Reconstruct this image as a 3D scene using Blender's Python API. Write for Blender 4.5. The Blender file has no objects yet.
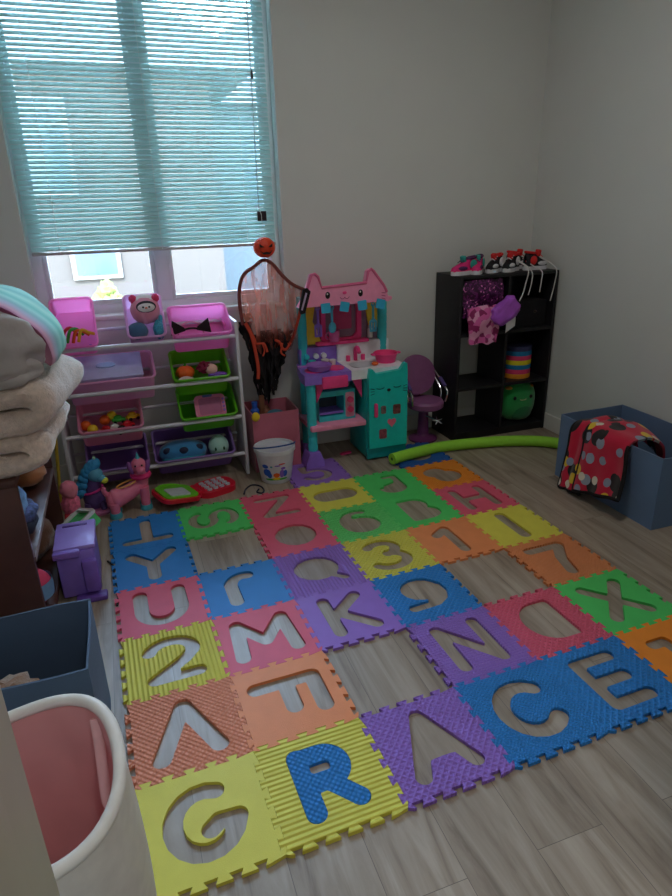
import bpy, bmesh, math, random
import numpy as np
from mathutils import Vector, Matrix, Euler, noise, geometry
random.seed(7)
PI = math.pi
COL = bpy.context.scene.collection
R = math.radians
sin, cos = math.sin, math.cos

# ------------------------------------------------------------------ camera
CAM = Vector((0, 0, 1.3585)); FPX = 619.35
MW2 = Matrix(((0.94284, -0.14495, 0.30008), (-0.33221, -0.33739, 0.8808), (-0.02643, -0.93014, -0.36625)))

def at(u, v, axis, val):
    """photo pixel -> point on the world plane axis=val"""
    d = MW2 @ Vector(((u - 336) / FPX, (v - 448) / FPX, 1))
    return CAM + d * ((val - CAM[axis]) / d[axis])

cd = bpy.data.cameras.new('camera'); cam = bpy.data.objects.new('camera', cd); COL.objects.link(cam)
cd.sensor_fit = 'VERTICAL'; cd.sensor_height = 24; cd.lens = FPX / 896 * 24; cd.clip_start = 0.02; cd.clip_end = 200
mc = Matrix((MW2.col[0], -MW2.col[1], -MW2.col[2])).transposed().to_4x4(); mc.translation = CAM
cam.matrix_world = mc
bpy.context.scene.camera = cam

# ------------------------------------------------------------------ materials
MATS = {}
def lin(c):
    return tuple(((x / 12.92) if x <= .04045 else ((x + .055) / 1.055) ** 2.4) for x in (c[0] / 255, c[1] / 255, c[2] / 255))

def mat(name, col, rough=.6, var=.06, scale=30, bump=0., bscale=200, metal=0., trans=0., sheen=0., spec=.4, alpha=1., coord='Object'):
    """sRGB colour; low-contrast procedural noise for colour variation and bump"""
    if name in MATS: return MATS[name]
    m = bpy.data.materials.new(name); m.use_nodes = True
    nt = m.node_tree; N = nt.nodes; L = nt.links; b = N['Principled BSDF']
    c = lin(col)
    tc = N.new('ShaderNodeTexCoord'); nz = N.new('ShaderNodeTexNoise'); nz.inputs['Scale'].default_value = scale; nz.inputs['Detail'].default_value = 4
    L.new(tc.outputs[coord], nz.inputs['Vector'])
    rp = N.new('ShaderNodeValToRGB')
    rp.color_ramp.elements[0].position = .3; rp.color_ramp.elements[1].position = .7
    rp.color_ramp.elements[0].color = tuple(x * (1 - var) for x in c) + (1,)
    rp.color_ramp.elements[1].color = tuple(min(1, x * (1 + var)) for x in c) + (1,)
    L.new(nz.outputs['Fac'], rp.inputs['Fac']); L.new(rp.outputs['Color'], b.inputs['Base Color'])
    b.inputs['Roughness'].default_value = rough; b.inputs['Metallic'].default_value = metal
    b.inputs['Specular IOR Level'].default_value = spec
    if sheen: b.inputs['Sheen Weight'].default_value = sheen
    b.inputs['Alpha'].default_value = alpha
    if bump:
        n2 = N.new('ShaderNodeTexNoise'); n2.inputs['Scale'].default_value = bscale; n2.inputs['Detail'].default_value = 3
        L.new(tc.outputs[coord], n2.inputs['Vector'])
        bp = N.new('ShaderNodeBump'); bp.inputs['Strength'].default_value = bump; bp.inputs['Distance'].default_value = .004
        L.new(n2.outputs['Fac'], bp.inputs['Height']); L.new(bp.outputs['Normal'], b.inputs['Normal'])
    if trans:
        tr = N.new('ShaderNodeBsdfTranslucent'); mx = N.new('ShaderNodeMixShader'); mx.inputs[0].default_value = trans
        gm_ = N.new('ShaderNodeGamma'); gm_.inputs[1].default_value = .5; L.new(rp.outputs['Color'], gm_.inputs[0]); L.new(gm_.outputs[0], tr.inputs['Color']); L.new(b.outputs[0], mx.inputs[1]); L.new(tr.outputs[0], mx.inputs[2])
        L.new(mx.outputs[0], N['Material Output'].inputs['Surface'])
    MATS[name] = m; return m

def mathn(nt, op, a, b=None):
    n = nt.nodes.new('ShaderNodeMath'); n.operation = op
    for i, x in enumerate((a, b)):
        if x is None: continue
        if isinstance(x, (int, float)): n.inputs[i].default_value = x
        else: nt.links.new(x, n.inputs[i])
    return n.outputs[0]

def foam(name, col, tex):
    key = 'foam_' + name + '_' + tex
    if key in MATS: return MATS[key]
    m = mat(key, col, rough=.55, var=.04, scale=18, spec=.35)
    nt = m.node_tree; N = nt.nodes; L = nt.links; b = N['Principled BSDF']
    tc = N.new('ShaderNodeTexCoord'); sx = N.new('ShaderNodeSeparateXYZ'); L.new(tc.outputs['Object'], sx.inputs[0])
    X, Y = sx.outputs[0], sx.outputs[1]
    def S(v, p): return mathn(nt, 'SINE', mathn(nt, 'MULTIPLY', v, 2 * PI / p))
    if tex == 'plain':
        nz = N.new('ShaderNodeTexNoise'); nz.inputs['Scale'].default_value = 500; L.new(tc.outputs['Object'], nz.inputs['Vector']); hgt = nz.outputs['Fac']; dist = .0006
    elif tex == 'rows': hgt = S(Y, .0145); dist = .0025
    elif tex == 'cols': hgt = S(X, .0145); dist = .0025
    elif tex == 'diamond':
        a = mathn(nt, 'ADD', X, Y); c = mathn(nt, 'SUBTRACT', X, Y)
        hgt = mathn(nt, 'MAXIMUM', S(a, .022), S(c, .022)); dist = .003
    elif tex == 'grid': hgt = mathn(nt, 'MAXIMUM', S(X, .012), S(Y, .012)); dist = .0025
    elif tex == 'diag':
        hgt = mathn(nt, 'ADD', S(mathn(nt, 'ADD', X, Y), .014), mathn(nt, 'MULTIPLY', S(mathn(nt, 'SUBTRACT', X, Y), .012), .5)); dist = .0022
    elif tex == 'weave': hgt = mathn(nt, 'MULTIPLY', S(X, .017), S(Y, .017)); dist = .004
    bp = N.new('ShaderNodeBump'); bp.inputs['Strength'].default_value = .8; bp.inputs['Distance'].default_value = dist
    L.new(hgt, bp.inputs['Height']); L.new(bp.outputs['Normal'], b.inputs['Normal'])
    return m

# ------------------------------------------------------------------ mesh builder
class B:
    def __init__(s): s.bm = bmesh.new()
    def _xf(s, vs, M):
        if M is not None:
            for v in vs: v.co = M @ v.co
    def box(s, x0, x1, y0, y1, z0, z1, bev=0, M=None, seg=2):
        r = bmesh.ops.create_cube(s.bm, size=1); vs = r['verts']
        for v in vs:
            v.co = Vector(((x0 + x1) / 2 + v.co.x * (x1 - x0), (y0 + y1) / 2 + v.co.y * (y1 - y0), (z0 + z1) / 2 + v.co.z * (z1 - z0)))
        if bev:
            es = list({e for v in vs for e in v.link_edges})
            rr = bmesh.ops.bevel(s.bm, geom=es, offset=bev, segments=seg, affect='EDGES', profile=.5)
            vs = list({v for f in rr['faces'] for v in f.verts} | {v for v in vs if v.is_valid})
        s._xf(vs, M); return s
    def cyl(s, p0, p1, r0, r1=None, seg=20, caps=True):
        return s.tube([p0, p1], [r0, r0 if r1 is None else r1], seg, caps=caps)
    def tube(s, pts, rad, seg=10, closed=False, caps=True, flat=1., roundcap=False):
        pts = [Vector(p) for p in pts]; n = len(pts)
        if not isinstance(rad, (list, tuple)): rad = [rad] * n
        rings = []; prev = None
        for i, p in enumerate(pts):
            if closed: t = pts[(i + 1) % n] - pts[i - 1]
            else: t = pts[min(i + 1, n - 1)] - pts[max(i - 1, 0)]
            if t.length < 1e-9: t = Vector((0, 0, 1))
            t.normalize()
            if prev is None:
                a = Vector((0, 0, 1)) if abs(t.z) < .9 else Vector((1, 0, 0))
                nrm = (a - t * a.dot(t)).normalized()
            else:
                nrm = prev - t * prev.dot(t)
                nrm = nrm.normalized() if nrm.length > 1e-6 else Vector((1, 0, 0))
            prev = nrm; bn = t.cross(nrm)
            rings.append([s.bm.verts.new(p + (nrm * cos(2 * PI * k / seg) + bn * sin(2 * PI * k / seg) * flat) * rad[i]) for k in range(seg)])
        m = n if closed else n - 1
        for i in range(m):
            a, b = rings[i], rings[(i + 1) % n]
            for k in range(seg):
                s.bm.faces.new((a[k], a[(k + 1) % seg], b[(k + 1) % seg], b[k]))
        if not closed and caps:
            s.bm.faces.new(rings[0][::-1]); s.bm.faces.new(rings[-1])
        return s
    def lathe(s, prof, seg=32, c=(0, 0, 0), sx=1, sy=1, M=None, fn=None):
        """profile of (r,z); fn(angle, r, z)->Vector optional"""
        c = Vector(c); rings = []; allv = []
        for r, z in prof:
            if r < 1e-6:
                v = s.bm.verts.new(c + Vector((0, 0, z))); rings.append([v]); allv.append(v); continue
            ring = []
            for k in range(seg):
                a = 2 * PI * k / seg
                p = fn(a, r, z) if fn else Vector((r * cos(a) * sx, r * sin(a) * sy, z))
                ring.append(s.bm.verts.new(c + p))
            rings.append(ring); allv += ring
        for a, b in zip(rings, rings[1:]):
            if len(a) == 1 and len(b) == 1: continue
            for k in range(seg):
                k2 = (k + 1) % seg
                if len(a) == 1: s.bm.faces.new((a[0], b[k2], b[k]))
                elif len(b) == 1: s.bm.faces.new((a[k], a[k2], b[0]))
                else: s.bm.faces.new((a[k], a[k2], b[k2], b[k]))
        s._xf(allv, M); return s
    def ell(s, c, r, rot=None, u=20, v=12, disp=0, dscale=10, sq=1.):
        c = Vector(c); r = Vector(r) if not isinstance(r, (int, float)) else Vector((r, r, r))
        rs = bmesh.ops.create_uvsphere(s.bm, u_segments=u, v_segments=v, radius=1)['verts']
        Rm = Euler(rot).to_matrix() if rot else Matrix.Identity(3)
        for w in rs:
            d = w.co.copy()
            if sq != 1.:
                d = Vector([math.copysign(abs(q) ** sq, q) for q in d])
            if disp: d *= 1 + disp * noise.noise(w.co * dscale * .3 + c * 7)
            w.co = c + Rm @ Vector((d.x * r.x, d.y * r.y, d.z * r.z))
        return s
    def prism(s, poly, d, M=None, holes=(), bev=0):
        """polygon in local xy extruded 0..d along z, then transformed"""
        loops = [[Vector((p[0], p[1], 0)) for p in poly]] + [[Vector((p[0], p[1], 0)) for p in h] for h in holes]
        tris = geometry.tessellate_polygon(loops)
        flat = [p for l in loops for p in l]
        bot = [s.bm.verts.new(p) for p in flat]; top = [s.bm.verts.new(p + Vector((0, 0, d))) for p in flat]
        for t in tris:
            try:
                s.bm.faces.new([top[i] for i in t]); s.bm.faces.new([bot[i] for i in reversed(t)])
            except ValueError: pass
        o = 0
        for l in loops:
            n = len(l)
            for i in range(n):
                j = (i + 1) % n
                s.bm.faces.new((bot[o + i], bot[o + j], top[o + j], top[o + i]))
            o += n
        s._xf(bot + top, M)
        return s
    def surf(s, fn, nu, nv, th=0, cu=False):
        """grid surface fn(u,v)->Vector; optional thickness"""
        g = [[Vector(fn(i / nu, j / nv)) for j in range(nv + 1)] for i in range(nu if cu else nu + 1)]
        NU = len(g)
        V = [[s.bm.verts.new(p) for p in row] for row in g]
        def quads(V, flip):
            for i in range(NU if cu else NU - 1):
                for j in range(nv):
                    q = (V[i][j], V[(i + 1) % NU][j], V[(i + 1) % NU][j + 1], V[i][j + 1])
                    s.bm.faces.new(q[::-1] if flip else q)
        if not th: quads(V, False); return s
        Wd = []
        for i in range(NU):
            row = []
            for j in range(nv + 1):
                i0, i1 = ((i - 1) % NU, (i + 1) % NU) if cu else (max(i - 1, 0), min(i + 1, NU - 1))
                a = g[i1][j] - g[i0][j]; b = g[i][min(j + 1, nv)] - g[i][max(j - 1, 0)]
                n = a.cross(b); n = n.normalized() if n.length > 1e-12 else Vector((0, 0, 1))
                row.append(s.bm.verts.new(g[i][j] - n * th))
            Wd.append(row)
        quads(V, False); quads(Wd, True)
        for i in range(NU if cu else NU - 1):
            i2 = (i + 1) % NU
            for j in (0, nv):
                q = (V[i][j], V[i2][j], Wd[i2][j], Wd[i][j]); s.bm.faces.new(q if j else q[::-1])
        if not cu:
            for i in (0, NU - 1):
                for j in range(nv):
                    q = (V[i][j], V[i][j + 1], Wd[i][j + 1], Wd[i][j]); s.bm.faces.new(q if not i else q[::-1])
        return s

ROOT = {}
def finish(o, m, smooth, angle):
    me = o.data; me.materials.append(m)
    if smooth:
        me.polygons.foreach_set('use_smooth', [True] * len(me.polygons)); me.set_sharp_from_angle(angle=R(angle))

def obj(name, b, m, parent=None, origin=None, world=True, smooth=True, angle=40, label=None, recalc=True):
    """one mesh object; geometry given in world coordinates unless world=False"""
    if recalc: bmesh.ops.recalc_face_normals(b.bm, faces=b.bm.faces)
    if parent is not None and world:
        inv = ROOT[parent.name].inverted()
        for v in b.bm.verts: v.co = inv @ v.co
    elif parent is None and origin is not None and world:
        for v in b.bm.verts: v.co -= Vector(origin)
    me = bpy.data.meshes.new(name); b.bm.to_mesh(me); b.bm.free()
    o = bpy.data.objects.new(name, me); COL.objects.link(o)
    if parent is not None: o.parent = parent; ROOT[o.name] = ROOT[parent.name]
    else:
        if origin is not None: o.location = origin
        ROOT[o.name] = Matrix.Translation(origin) if origin is not None else Matrix.Identity(4)
    finish(o, m, smooth, angle)
    if label: o['label'] = label
    return o

def thing(name, label, cat, loc, rz=0, group=None):
    o = bpy.data.objects.new(name, None); COL.objects.link(o); o.empty_display_size = .05
    o.location = loc; o.rotation_euler = (0, 0, rz); ROOT[o.name] = Matrix.Translation(loc) @ Matrix.Rotation(rz, 4, 'Z')
    return tag(o, label, cat, group)

def tag(o, label, cat, group=None, kind=None):
    o['label'] = label; o['category'] = cat
    if group: o['group'] = group
    if kind: o['kind'] = kind
    return o

def struct(name, b, m, parent=None, smooth=False):
    o = obj(name, b, m, parent, smooth=smooth)
    if parent is None: o['kind'] = 'structure'
    return o

def retag(name, loc, rz, label, cat, group, src):
    """a copy of a thing with copies of its parts and sub-parts"""
    r = src.copy(); COL.objects.link(r); r.location = loc; r.rotation_euler = (0, 0, rz); tag(r, label, cat, group)
    for ch in list(src.children):
        c = ch.copy(); COL.objects.link(c); c.parent = r
        for g in list(ch.children):
            d = g.copy(); COL.objects.link(d); d.parent = c
    return r

def rrect(w, h, r, n=5, cx=0, cy=0):
    pts = []
    for (sx, sy, a0) in ((1, 1, 0), (-1, 1, 90), (-1, -1, 180), (1, -1, 270)):
        for k in range(n + 1):
            a = R(a0 + 90 * k / n); pts.append((cx + sx * (w / 2 - r) + r * cos(a), cy + sy * (h / 2 - r) + r * sin(a)))
    return pts
def circ(r, n=20, cx=0, cy=0, ry=None):
    return [(cx + r * cos(2 * PI * k / n), cy + (ry or r) * sin(2 * PI * k / n)) for k in range(n)]
def XZ(y, x=0, z=0):     # local (x,y,d) -> world (x, y-d, z): a plate facing the viewer at depth y
    return Matrix(((1, 0, 0, x), (0, 0, -1, y), (0, 1, 0, z), (0, 0, 0, 1)))
def spline(P, n=8):
    P = [Vector(p) for p in P]; out = []
    for i in range(len(P) - 1):
        a, b, c, d = P[max(i - 1, 0)], P[i], P[i + 1], P[min(i + 2, len(P) - 1)]
        for k in range(n):
            t = k / n
            out.append(.5 * ((2 * b) + (c - a) * t + (2 * a - 5 * b + 4 * c - d) * t * t + (3 * b - a - 3 * c + d) * t ** 3))
    out.append(P[-1]); return out

# ================================================================== ROOM
XL, XR, YB, YF, ZC = -.72, 2.46, 3.38, .42, 2.74
WX0, WX1, WZ0, WZ1 = -.365, .885, .86, 2.50
wallm = mat('painted_wall', (216, 216, 210), rough=.75, var=.02, scale=3, bump=.12, bscale=220, spec=.25)
trimm = mat('white_trim_paint', (225, 222, 216), rough=.4, var=.01)
ceilm = mat('ceiling_paint', (226, 224, 220), rough=.9, var=.02)

def floor_mat():
    m = bpy.data.materials.new('oak_vinyl_planks'); m.use_nodes = True; nt = m.node_tree; N = nt.nodes; L = nt.links; b = N['Principled BSDF']
    tc = N.new('ShaderNodeTexCoord'); sp = N.new('ShaderNodeSeparateXYZ'); L.new(tc.outputs['Object'], sp.inputs[0])
    cb = N.new('ShaderNodeCombineXYZ'); L.new(sp.outputs[1], cb.inputs[0]); L.new(sp.outputs[0], cb.inputs[1])
    br = N.new('ShaderNodeTexBrick'); L.new(cb.outputs[0], br.inputs['Vector'])
    br.inputs['Scale'].default_value = 1; br.inputs['Brick Width'].default_value = 1.22; br.inputs['Row Height'].default_value = .178
    br.inputs['Mortar Size'].default_value = .0008; br.offset = .37; br.inputs['Mortar Smooth'].default_value = .3
    br.inputs['Color1'].default_value = (0, 0, 0, 1); br.inputs['Color2'].default_value = (1, 1, 1, 1); br.inputs['Mortar'].default_value = (.5, .5, .5, 1)
    # grain stretched along y, different for each plank
    mp = N.new('ShaderNodeVectorMath'); mp.operation = 'MULTIPLY'; mp.inputs[1].default_value = (20, 1.8, 1); L.new(tc.outputs['Object'], mp.inputs[0])
    ad = N.new('ShaderNodeVectorMath'); ad.operation = 'ADD'; L.new(mp.outputs[0], ad.inputs[0])
    sc = N.new('ShaderNodeVectorMath'); sc.operation = 'SCALE'; sc.inputs['Scale'].default_value = 9; L.new(br.outputs['Color'], sc.inputs[0]); L.new(sc.outputs[0], ad.inputs[1])
    nz = N.new('ShaderNodeTexNoise'); nz.inputs['Scale'].default_value = 1.; nz.inputs['Detail'].default_value = 7; nz.inputs['Roughness'].default_value = .62; nz.inputs['Distortion'].default_value = .8
    L.new(ad.outputs[0], nz.inputs['Vector'])
    rp = N.new('ShaderNodeValToRGB'); e = rp.color_ramp.elements
    e[0].position = .28; e[0].color = (*lin((112, 96, 82)), 1); e[1].position = .66; e[1].color = (*lin((174, 159, 142)), 1)
    x = e.new(.45); x.color = (*lin((150, 134, 117)), 1)
    L.new(nz.outputs['Fac'], rp.inputs['Fac'])
    tone = mathn(nt, 'ADD', mathn(nt, 'MULTIPLY', br.outputs['Color'], .13), .88)
    mx = N.new('ShaderNodeVectorMath'); mx.operation = 'SCALE'; L.new(rp.outputs['Color'], mx.inputs[0]); L.new(tone, mx.inputs['Scale'])
    mm = N.new('ShaderNodeMix'); mm.data_type = 'RGBA'; L.new(br.outputs['Fac'], mm.inputs['Factor']); L.new(mx.outputs[0], mm.inputs['A']); mm.inputs['B'].default_value = (.12, .095, .075, 1)
    L.new(mm.outputs['Result'], b.inputs['Base Color'])
    b.inputs['Roughness'].default_value = .42; b.inputs['Specular IOR Level'].default_value = .5
    bp = N.new('ShaderNodeBump'); bp.inputs['Strength'].default_value = .15; bp.inputs['Distance'].default_value = .002
    L.new(nz.outputs['Fac'], bp.inputs['Height']); L.new(bp.outputs['Normal'], b.inputs['Normal'])
    return m
HB = -1.3
struct('floor', B().box(XL - .12, XR + .12, HB, YB + .14, -.06, 0), floor_mat())
struct('ceiling', B().box(XL - .12, XR + .12, HB - .1, YB + .14, ZC, ZC + .1), ceilm)
b = B(); b.box(XL - .12, WX0, YB, YB + .14, 0, ZC); b.box(WX1, XR + .12, YB, YB + .14, 0, ZC); b.box(WX0, WX1, YB, YB + .14, 0, WZ0); b.box(WX0, WX1, YB, YB + .14, WZ1, ZC)
struct('wall_back', b, wallm)
struct('wall_right', B().box(XR, XR + .12, HB, YB, 0, ZC), wallm)
struct('wall_left', B().box(XL - .12, XL, HB, YB, 0, ZC), wallm)
b = B(); b.box(XL, -.137, .305, YF, 0, ZC); b.box(.85, XR, .305, YF, 0, ZC); b.box(-.137, .85, .305, YF, 2.06, ZC)
struct('wall_front', b, wallm)
struct('wall_hall', B().box(XL, XR, HB - .1, HB, 0, ZC), wallm)
jm = mat('door_casing_paint', (178, 170, 158), rough=.45, var=.03, scale=6)
b = B(); b.box(-.137, -.1215, .29, YF + .006, 0, 2.06, .002); b.box(-.1215, -.1195, .30, .36, 0, 2.06, .0008)
struct('trim_1', b, jm, smooth=True)
struct('baseboard_back', B().box(XL, XR, YB - .013, YB, 0, .1, .004), trimm)
struct('baseboard_right', B().box(XR - .013, XR, YF, YB - .013, 0, .1, .004), trimm)
struct('baseboard_left', B().box(XL, XL + .013, YF, YB - .013, 0, .1, .004), trimm)

# window: vinyl frame with two sashes, glass, sill
vinyl = mat('window_vinyl', (226, 230, 232), rough=.35, var=.01)
b = B(); y0, y1 = YB + .075, YB + .135; fw = .05
b.box(WX0, WX0 + fw, y0, y1, WZ0, WZ1, .004); b.box(WX1 - fw, WX1, y0, y1, WZ0, WZ1, .004)
b.box(WX0 + fw, WX1 - fw, y0, y1, WZ0, WZ0 + fw, .004); b.box(WX0 + fw, WX1 - fw, y0, y1, WZ1 - fw, WZ1, .004)
b.box(.215, .285, y0 - .004, y1, WZ0 + fw, WZ1 - fw, .004)
win = struct('window_1', b, vinyl, smooth=True)
for x0, x1 in ((WX0 + fw, .215), (.285, WX1 - fw)):
    s = B(); w = .022; a0, a1 = y0 + .012, y0 + .04; z0, z1 = WZ0 + fw, WZ1 - fw
    s.box(x0, x0 + w, a0, a1, z0, z1, .003); s.box(x1 - w, x1, a0, a1, z0, z1, .003); s.box(x0 + w, x1 - w, a0, a1, z0, z0 + w, .003); s.box(x0 + w, x1 - w, a0, a1, z1 - w, z1, .003)
    sash = struct('window_sash', s, vinyl, win, smooth=True)
    gm = MATS.get('window_glass')
    if not gm:
        gm = bpy.data.materials.new('window_glass'); gm.use_nodes = True; nt = gm.node_tree; nt.nodes.remove(nt.nodes['Principled BSDF'])
        tr = nt.nodes.new('ShaderNodeBsdfTransparent'); tr.inputs[0].default_value = (.93, .97, .96, 1); gl = nt.nodes.new('ShaderNodeBsdfGlossy'); gl.inputs['Roughness'].default_value = .02
        fr = nt.nodes.new('ShaderNodeFresnel'); fr.inputs[0].default_value = 1.45; mx = nt.nodes.new('ShaderNodeMixShader')
        nt.links.new(fr.outputs[0], mx.inputs[0]); nt.links.new(tr.outputs[0], mx.inputs[1]); nt.links.new(gl.outputs[0], mx.inputs[2]); nt.links.new(mx.outputs[0], nt.nodes['Material Output'].inputs[0]); MATS['window_glass'] = gm
    struct('window_pane', B().box(x0 + w, x1 - w, y0 + .024, y0 + .03, z0 + w, z1 - w), gm, win)
struct('window_sill', B().box(WX0, WX1, YB - .012, y0, WZ0 - .018, WZ0 + .004, .004), trimm, win, smooth=True)

# mini blind
slatm = mat('blind_slat_vinyl', (196, 228, 228), rough=.45, var=.01, trans=.2)
bl = thing('window_blind', 'white mini blind lowered over the upper part of the window', 'blind', (.26, YB + .03, 1.17))
bx0, bx1, yb = WX0 + .016, WX1 - .034, YB + .032
b = B(); z = 1.192; n = 0
while z < WZ1 - .05:
    a = R(47)
    def slat(u, v, z=z):
        t = (v - .5) * .025; return (bx0 + (bx1 - bx0) * u, yb + t * cos(a), z + t * sin(a) + .0016 * (1 - (2 * v - 1) ** 2))
    b.surf(slat, 1, 4, .0006); z += .0212; n += 1
obj('slats', b, slatm, bl, angle=80)
obj('bottom_rail', B().box(bx0, bx1, yb - .012, yb + .012, 1.163, 1.178, .004), mat('blind_rail', (188, 182, 180), rough=.45, var=.02), bl)
obj('headrail', B().box(bx0, bx1, yb - .016, yb + .016, WZ1 - .04, WZ1 - .002, .003), slatm, bl)
b = B()
for x in (-.22, .26, .70): b.tube([(x, yb - .0135, 1.17), (x, yb - .0135, WZ1 - .04)], .0011, 6)
obj('ladder_cord', b, mat('blind_cord', (235, 235, 232), rough=.8), bl)
obj('tilt_wand', B().tube([(.775, YB - .004, WZ1 - .05), (.765, YB - .004, 1.33)], .003, 8), mat('clear_wand', (190, 215, 220), rough=.2), bl)
obj('cord_tassel', B().lathe([(0, 0), (.006, .004), (.0045, .03), (.002, .04), (0, .04)], 10, (.774, YB - .012, 1.93)), mat('dark_tassel', (45, 42, 45)), bl)

# ================================================================== OUTSIDE
def ext(name, b, m, parent=None): return obj(name, b, m, parent)
lawn = obj('lawn', B().box(-25, 25, YB + .3, 45, -.6, -.5), mat('outdoor_ground', (98, 98, 74), rough=.95, var=.15, scale=1.5)); lawn['kind'] = 'structure'
hs = thing('neighbor_house', 'pale sided house close outside the window', 'house', (-2, 9, -.5))
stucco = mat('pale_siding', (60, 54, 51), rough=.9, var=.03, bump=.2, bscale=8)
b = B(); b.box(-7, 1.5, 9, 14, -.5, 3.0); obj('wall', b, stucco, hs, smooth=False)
b = B(); b.prism([(-7.5, 2.9), (-7.5, 3.05), (-2.7, 5.2), (2.0, 3.05), (2.0, 2.9)], 5.8, Matrix(((1, 0, 0, 0), (0, 0, 1, 8.6), (0, 1, 0, 0), (0, 0, 0, 1))))
obj('roof', b, mat('roof_shingle', (84, 84, 88), rough=.9, var=.15), hs, smooth=False)
for (x0, x1, z0, z1) in ((-.42, .08, .58, .92), (-1.6, -.3, 1.6, 2.6)):
    f = obj('window', B().box(x0 - .06, x1 + .06, 8.95, 9, z0 - .06, z1 + .06, .01), mat('house_trim', (92, 88, 86), rough=.8), hs)
    obj('pane', B().box(x0, x1, 8.94, 8.955, z0, z1), mat('dark_pane', (56, 70, 82), rough=.1), f)
h2 = thing('gabled_house', 'grey gabled house farther off seen at the right of the blind', 'house', (4.5, 15, -.5))
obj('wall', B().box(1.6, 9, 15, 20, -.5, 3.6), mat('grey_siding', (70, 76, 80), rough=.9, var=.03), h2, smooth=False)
b = B(); b.prism([(1.2, 3.4), (1.2, 3.6), (5.2, 6.2), (9.4, 3.6), (9.4, 3.4)], 5.8, Matrix(((1, 0, 0, 0), (0, 0, 1, 14.6), (0, 1, 0, 0), (0, 0, 0, 1))))
obj('roof', b, mat('roof_shingle', (84, 84, 88)), h2, smooth=False)
obj('window', B().box(3.2, 4.4, 14.94, 15, 1.4, 2.8, .01), mat('dark_pane', (56, 70, 82)), h2)
b = B()
for k in range(22): b.ell((-.14 + random.uniform(-.13, .13), 7.5 + random.uniform(-.15, .15), -.45 + random.uniform(0, 1.0)), random.uniform(.1, .16), disp=.5, dscale=9)
tag(obj('bush', b, mat('bush_leaves', (84, 92, 40), rough=.9, var=.3, scale=20), origin=(-.14, 7.5, -.5)), 'yellow-green bush against the pale house outside the window', 'bush')

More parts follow.
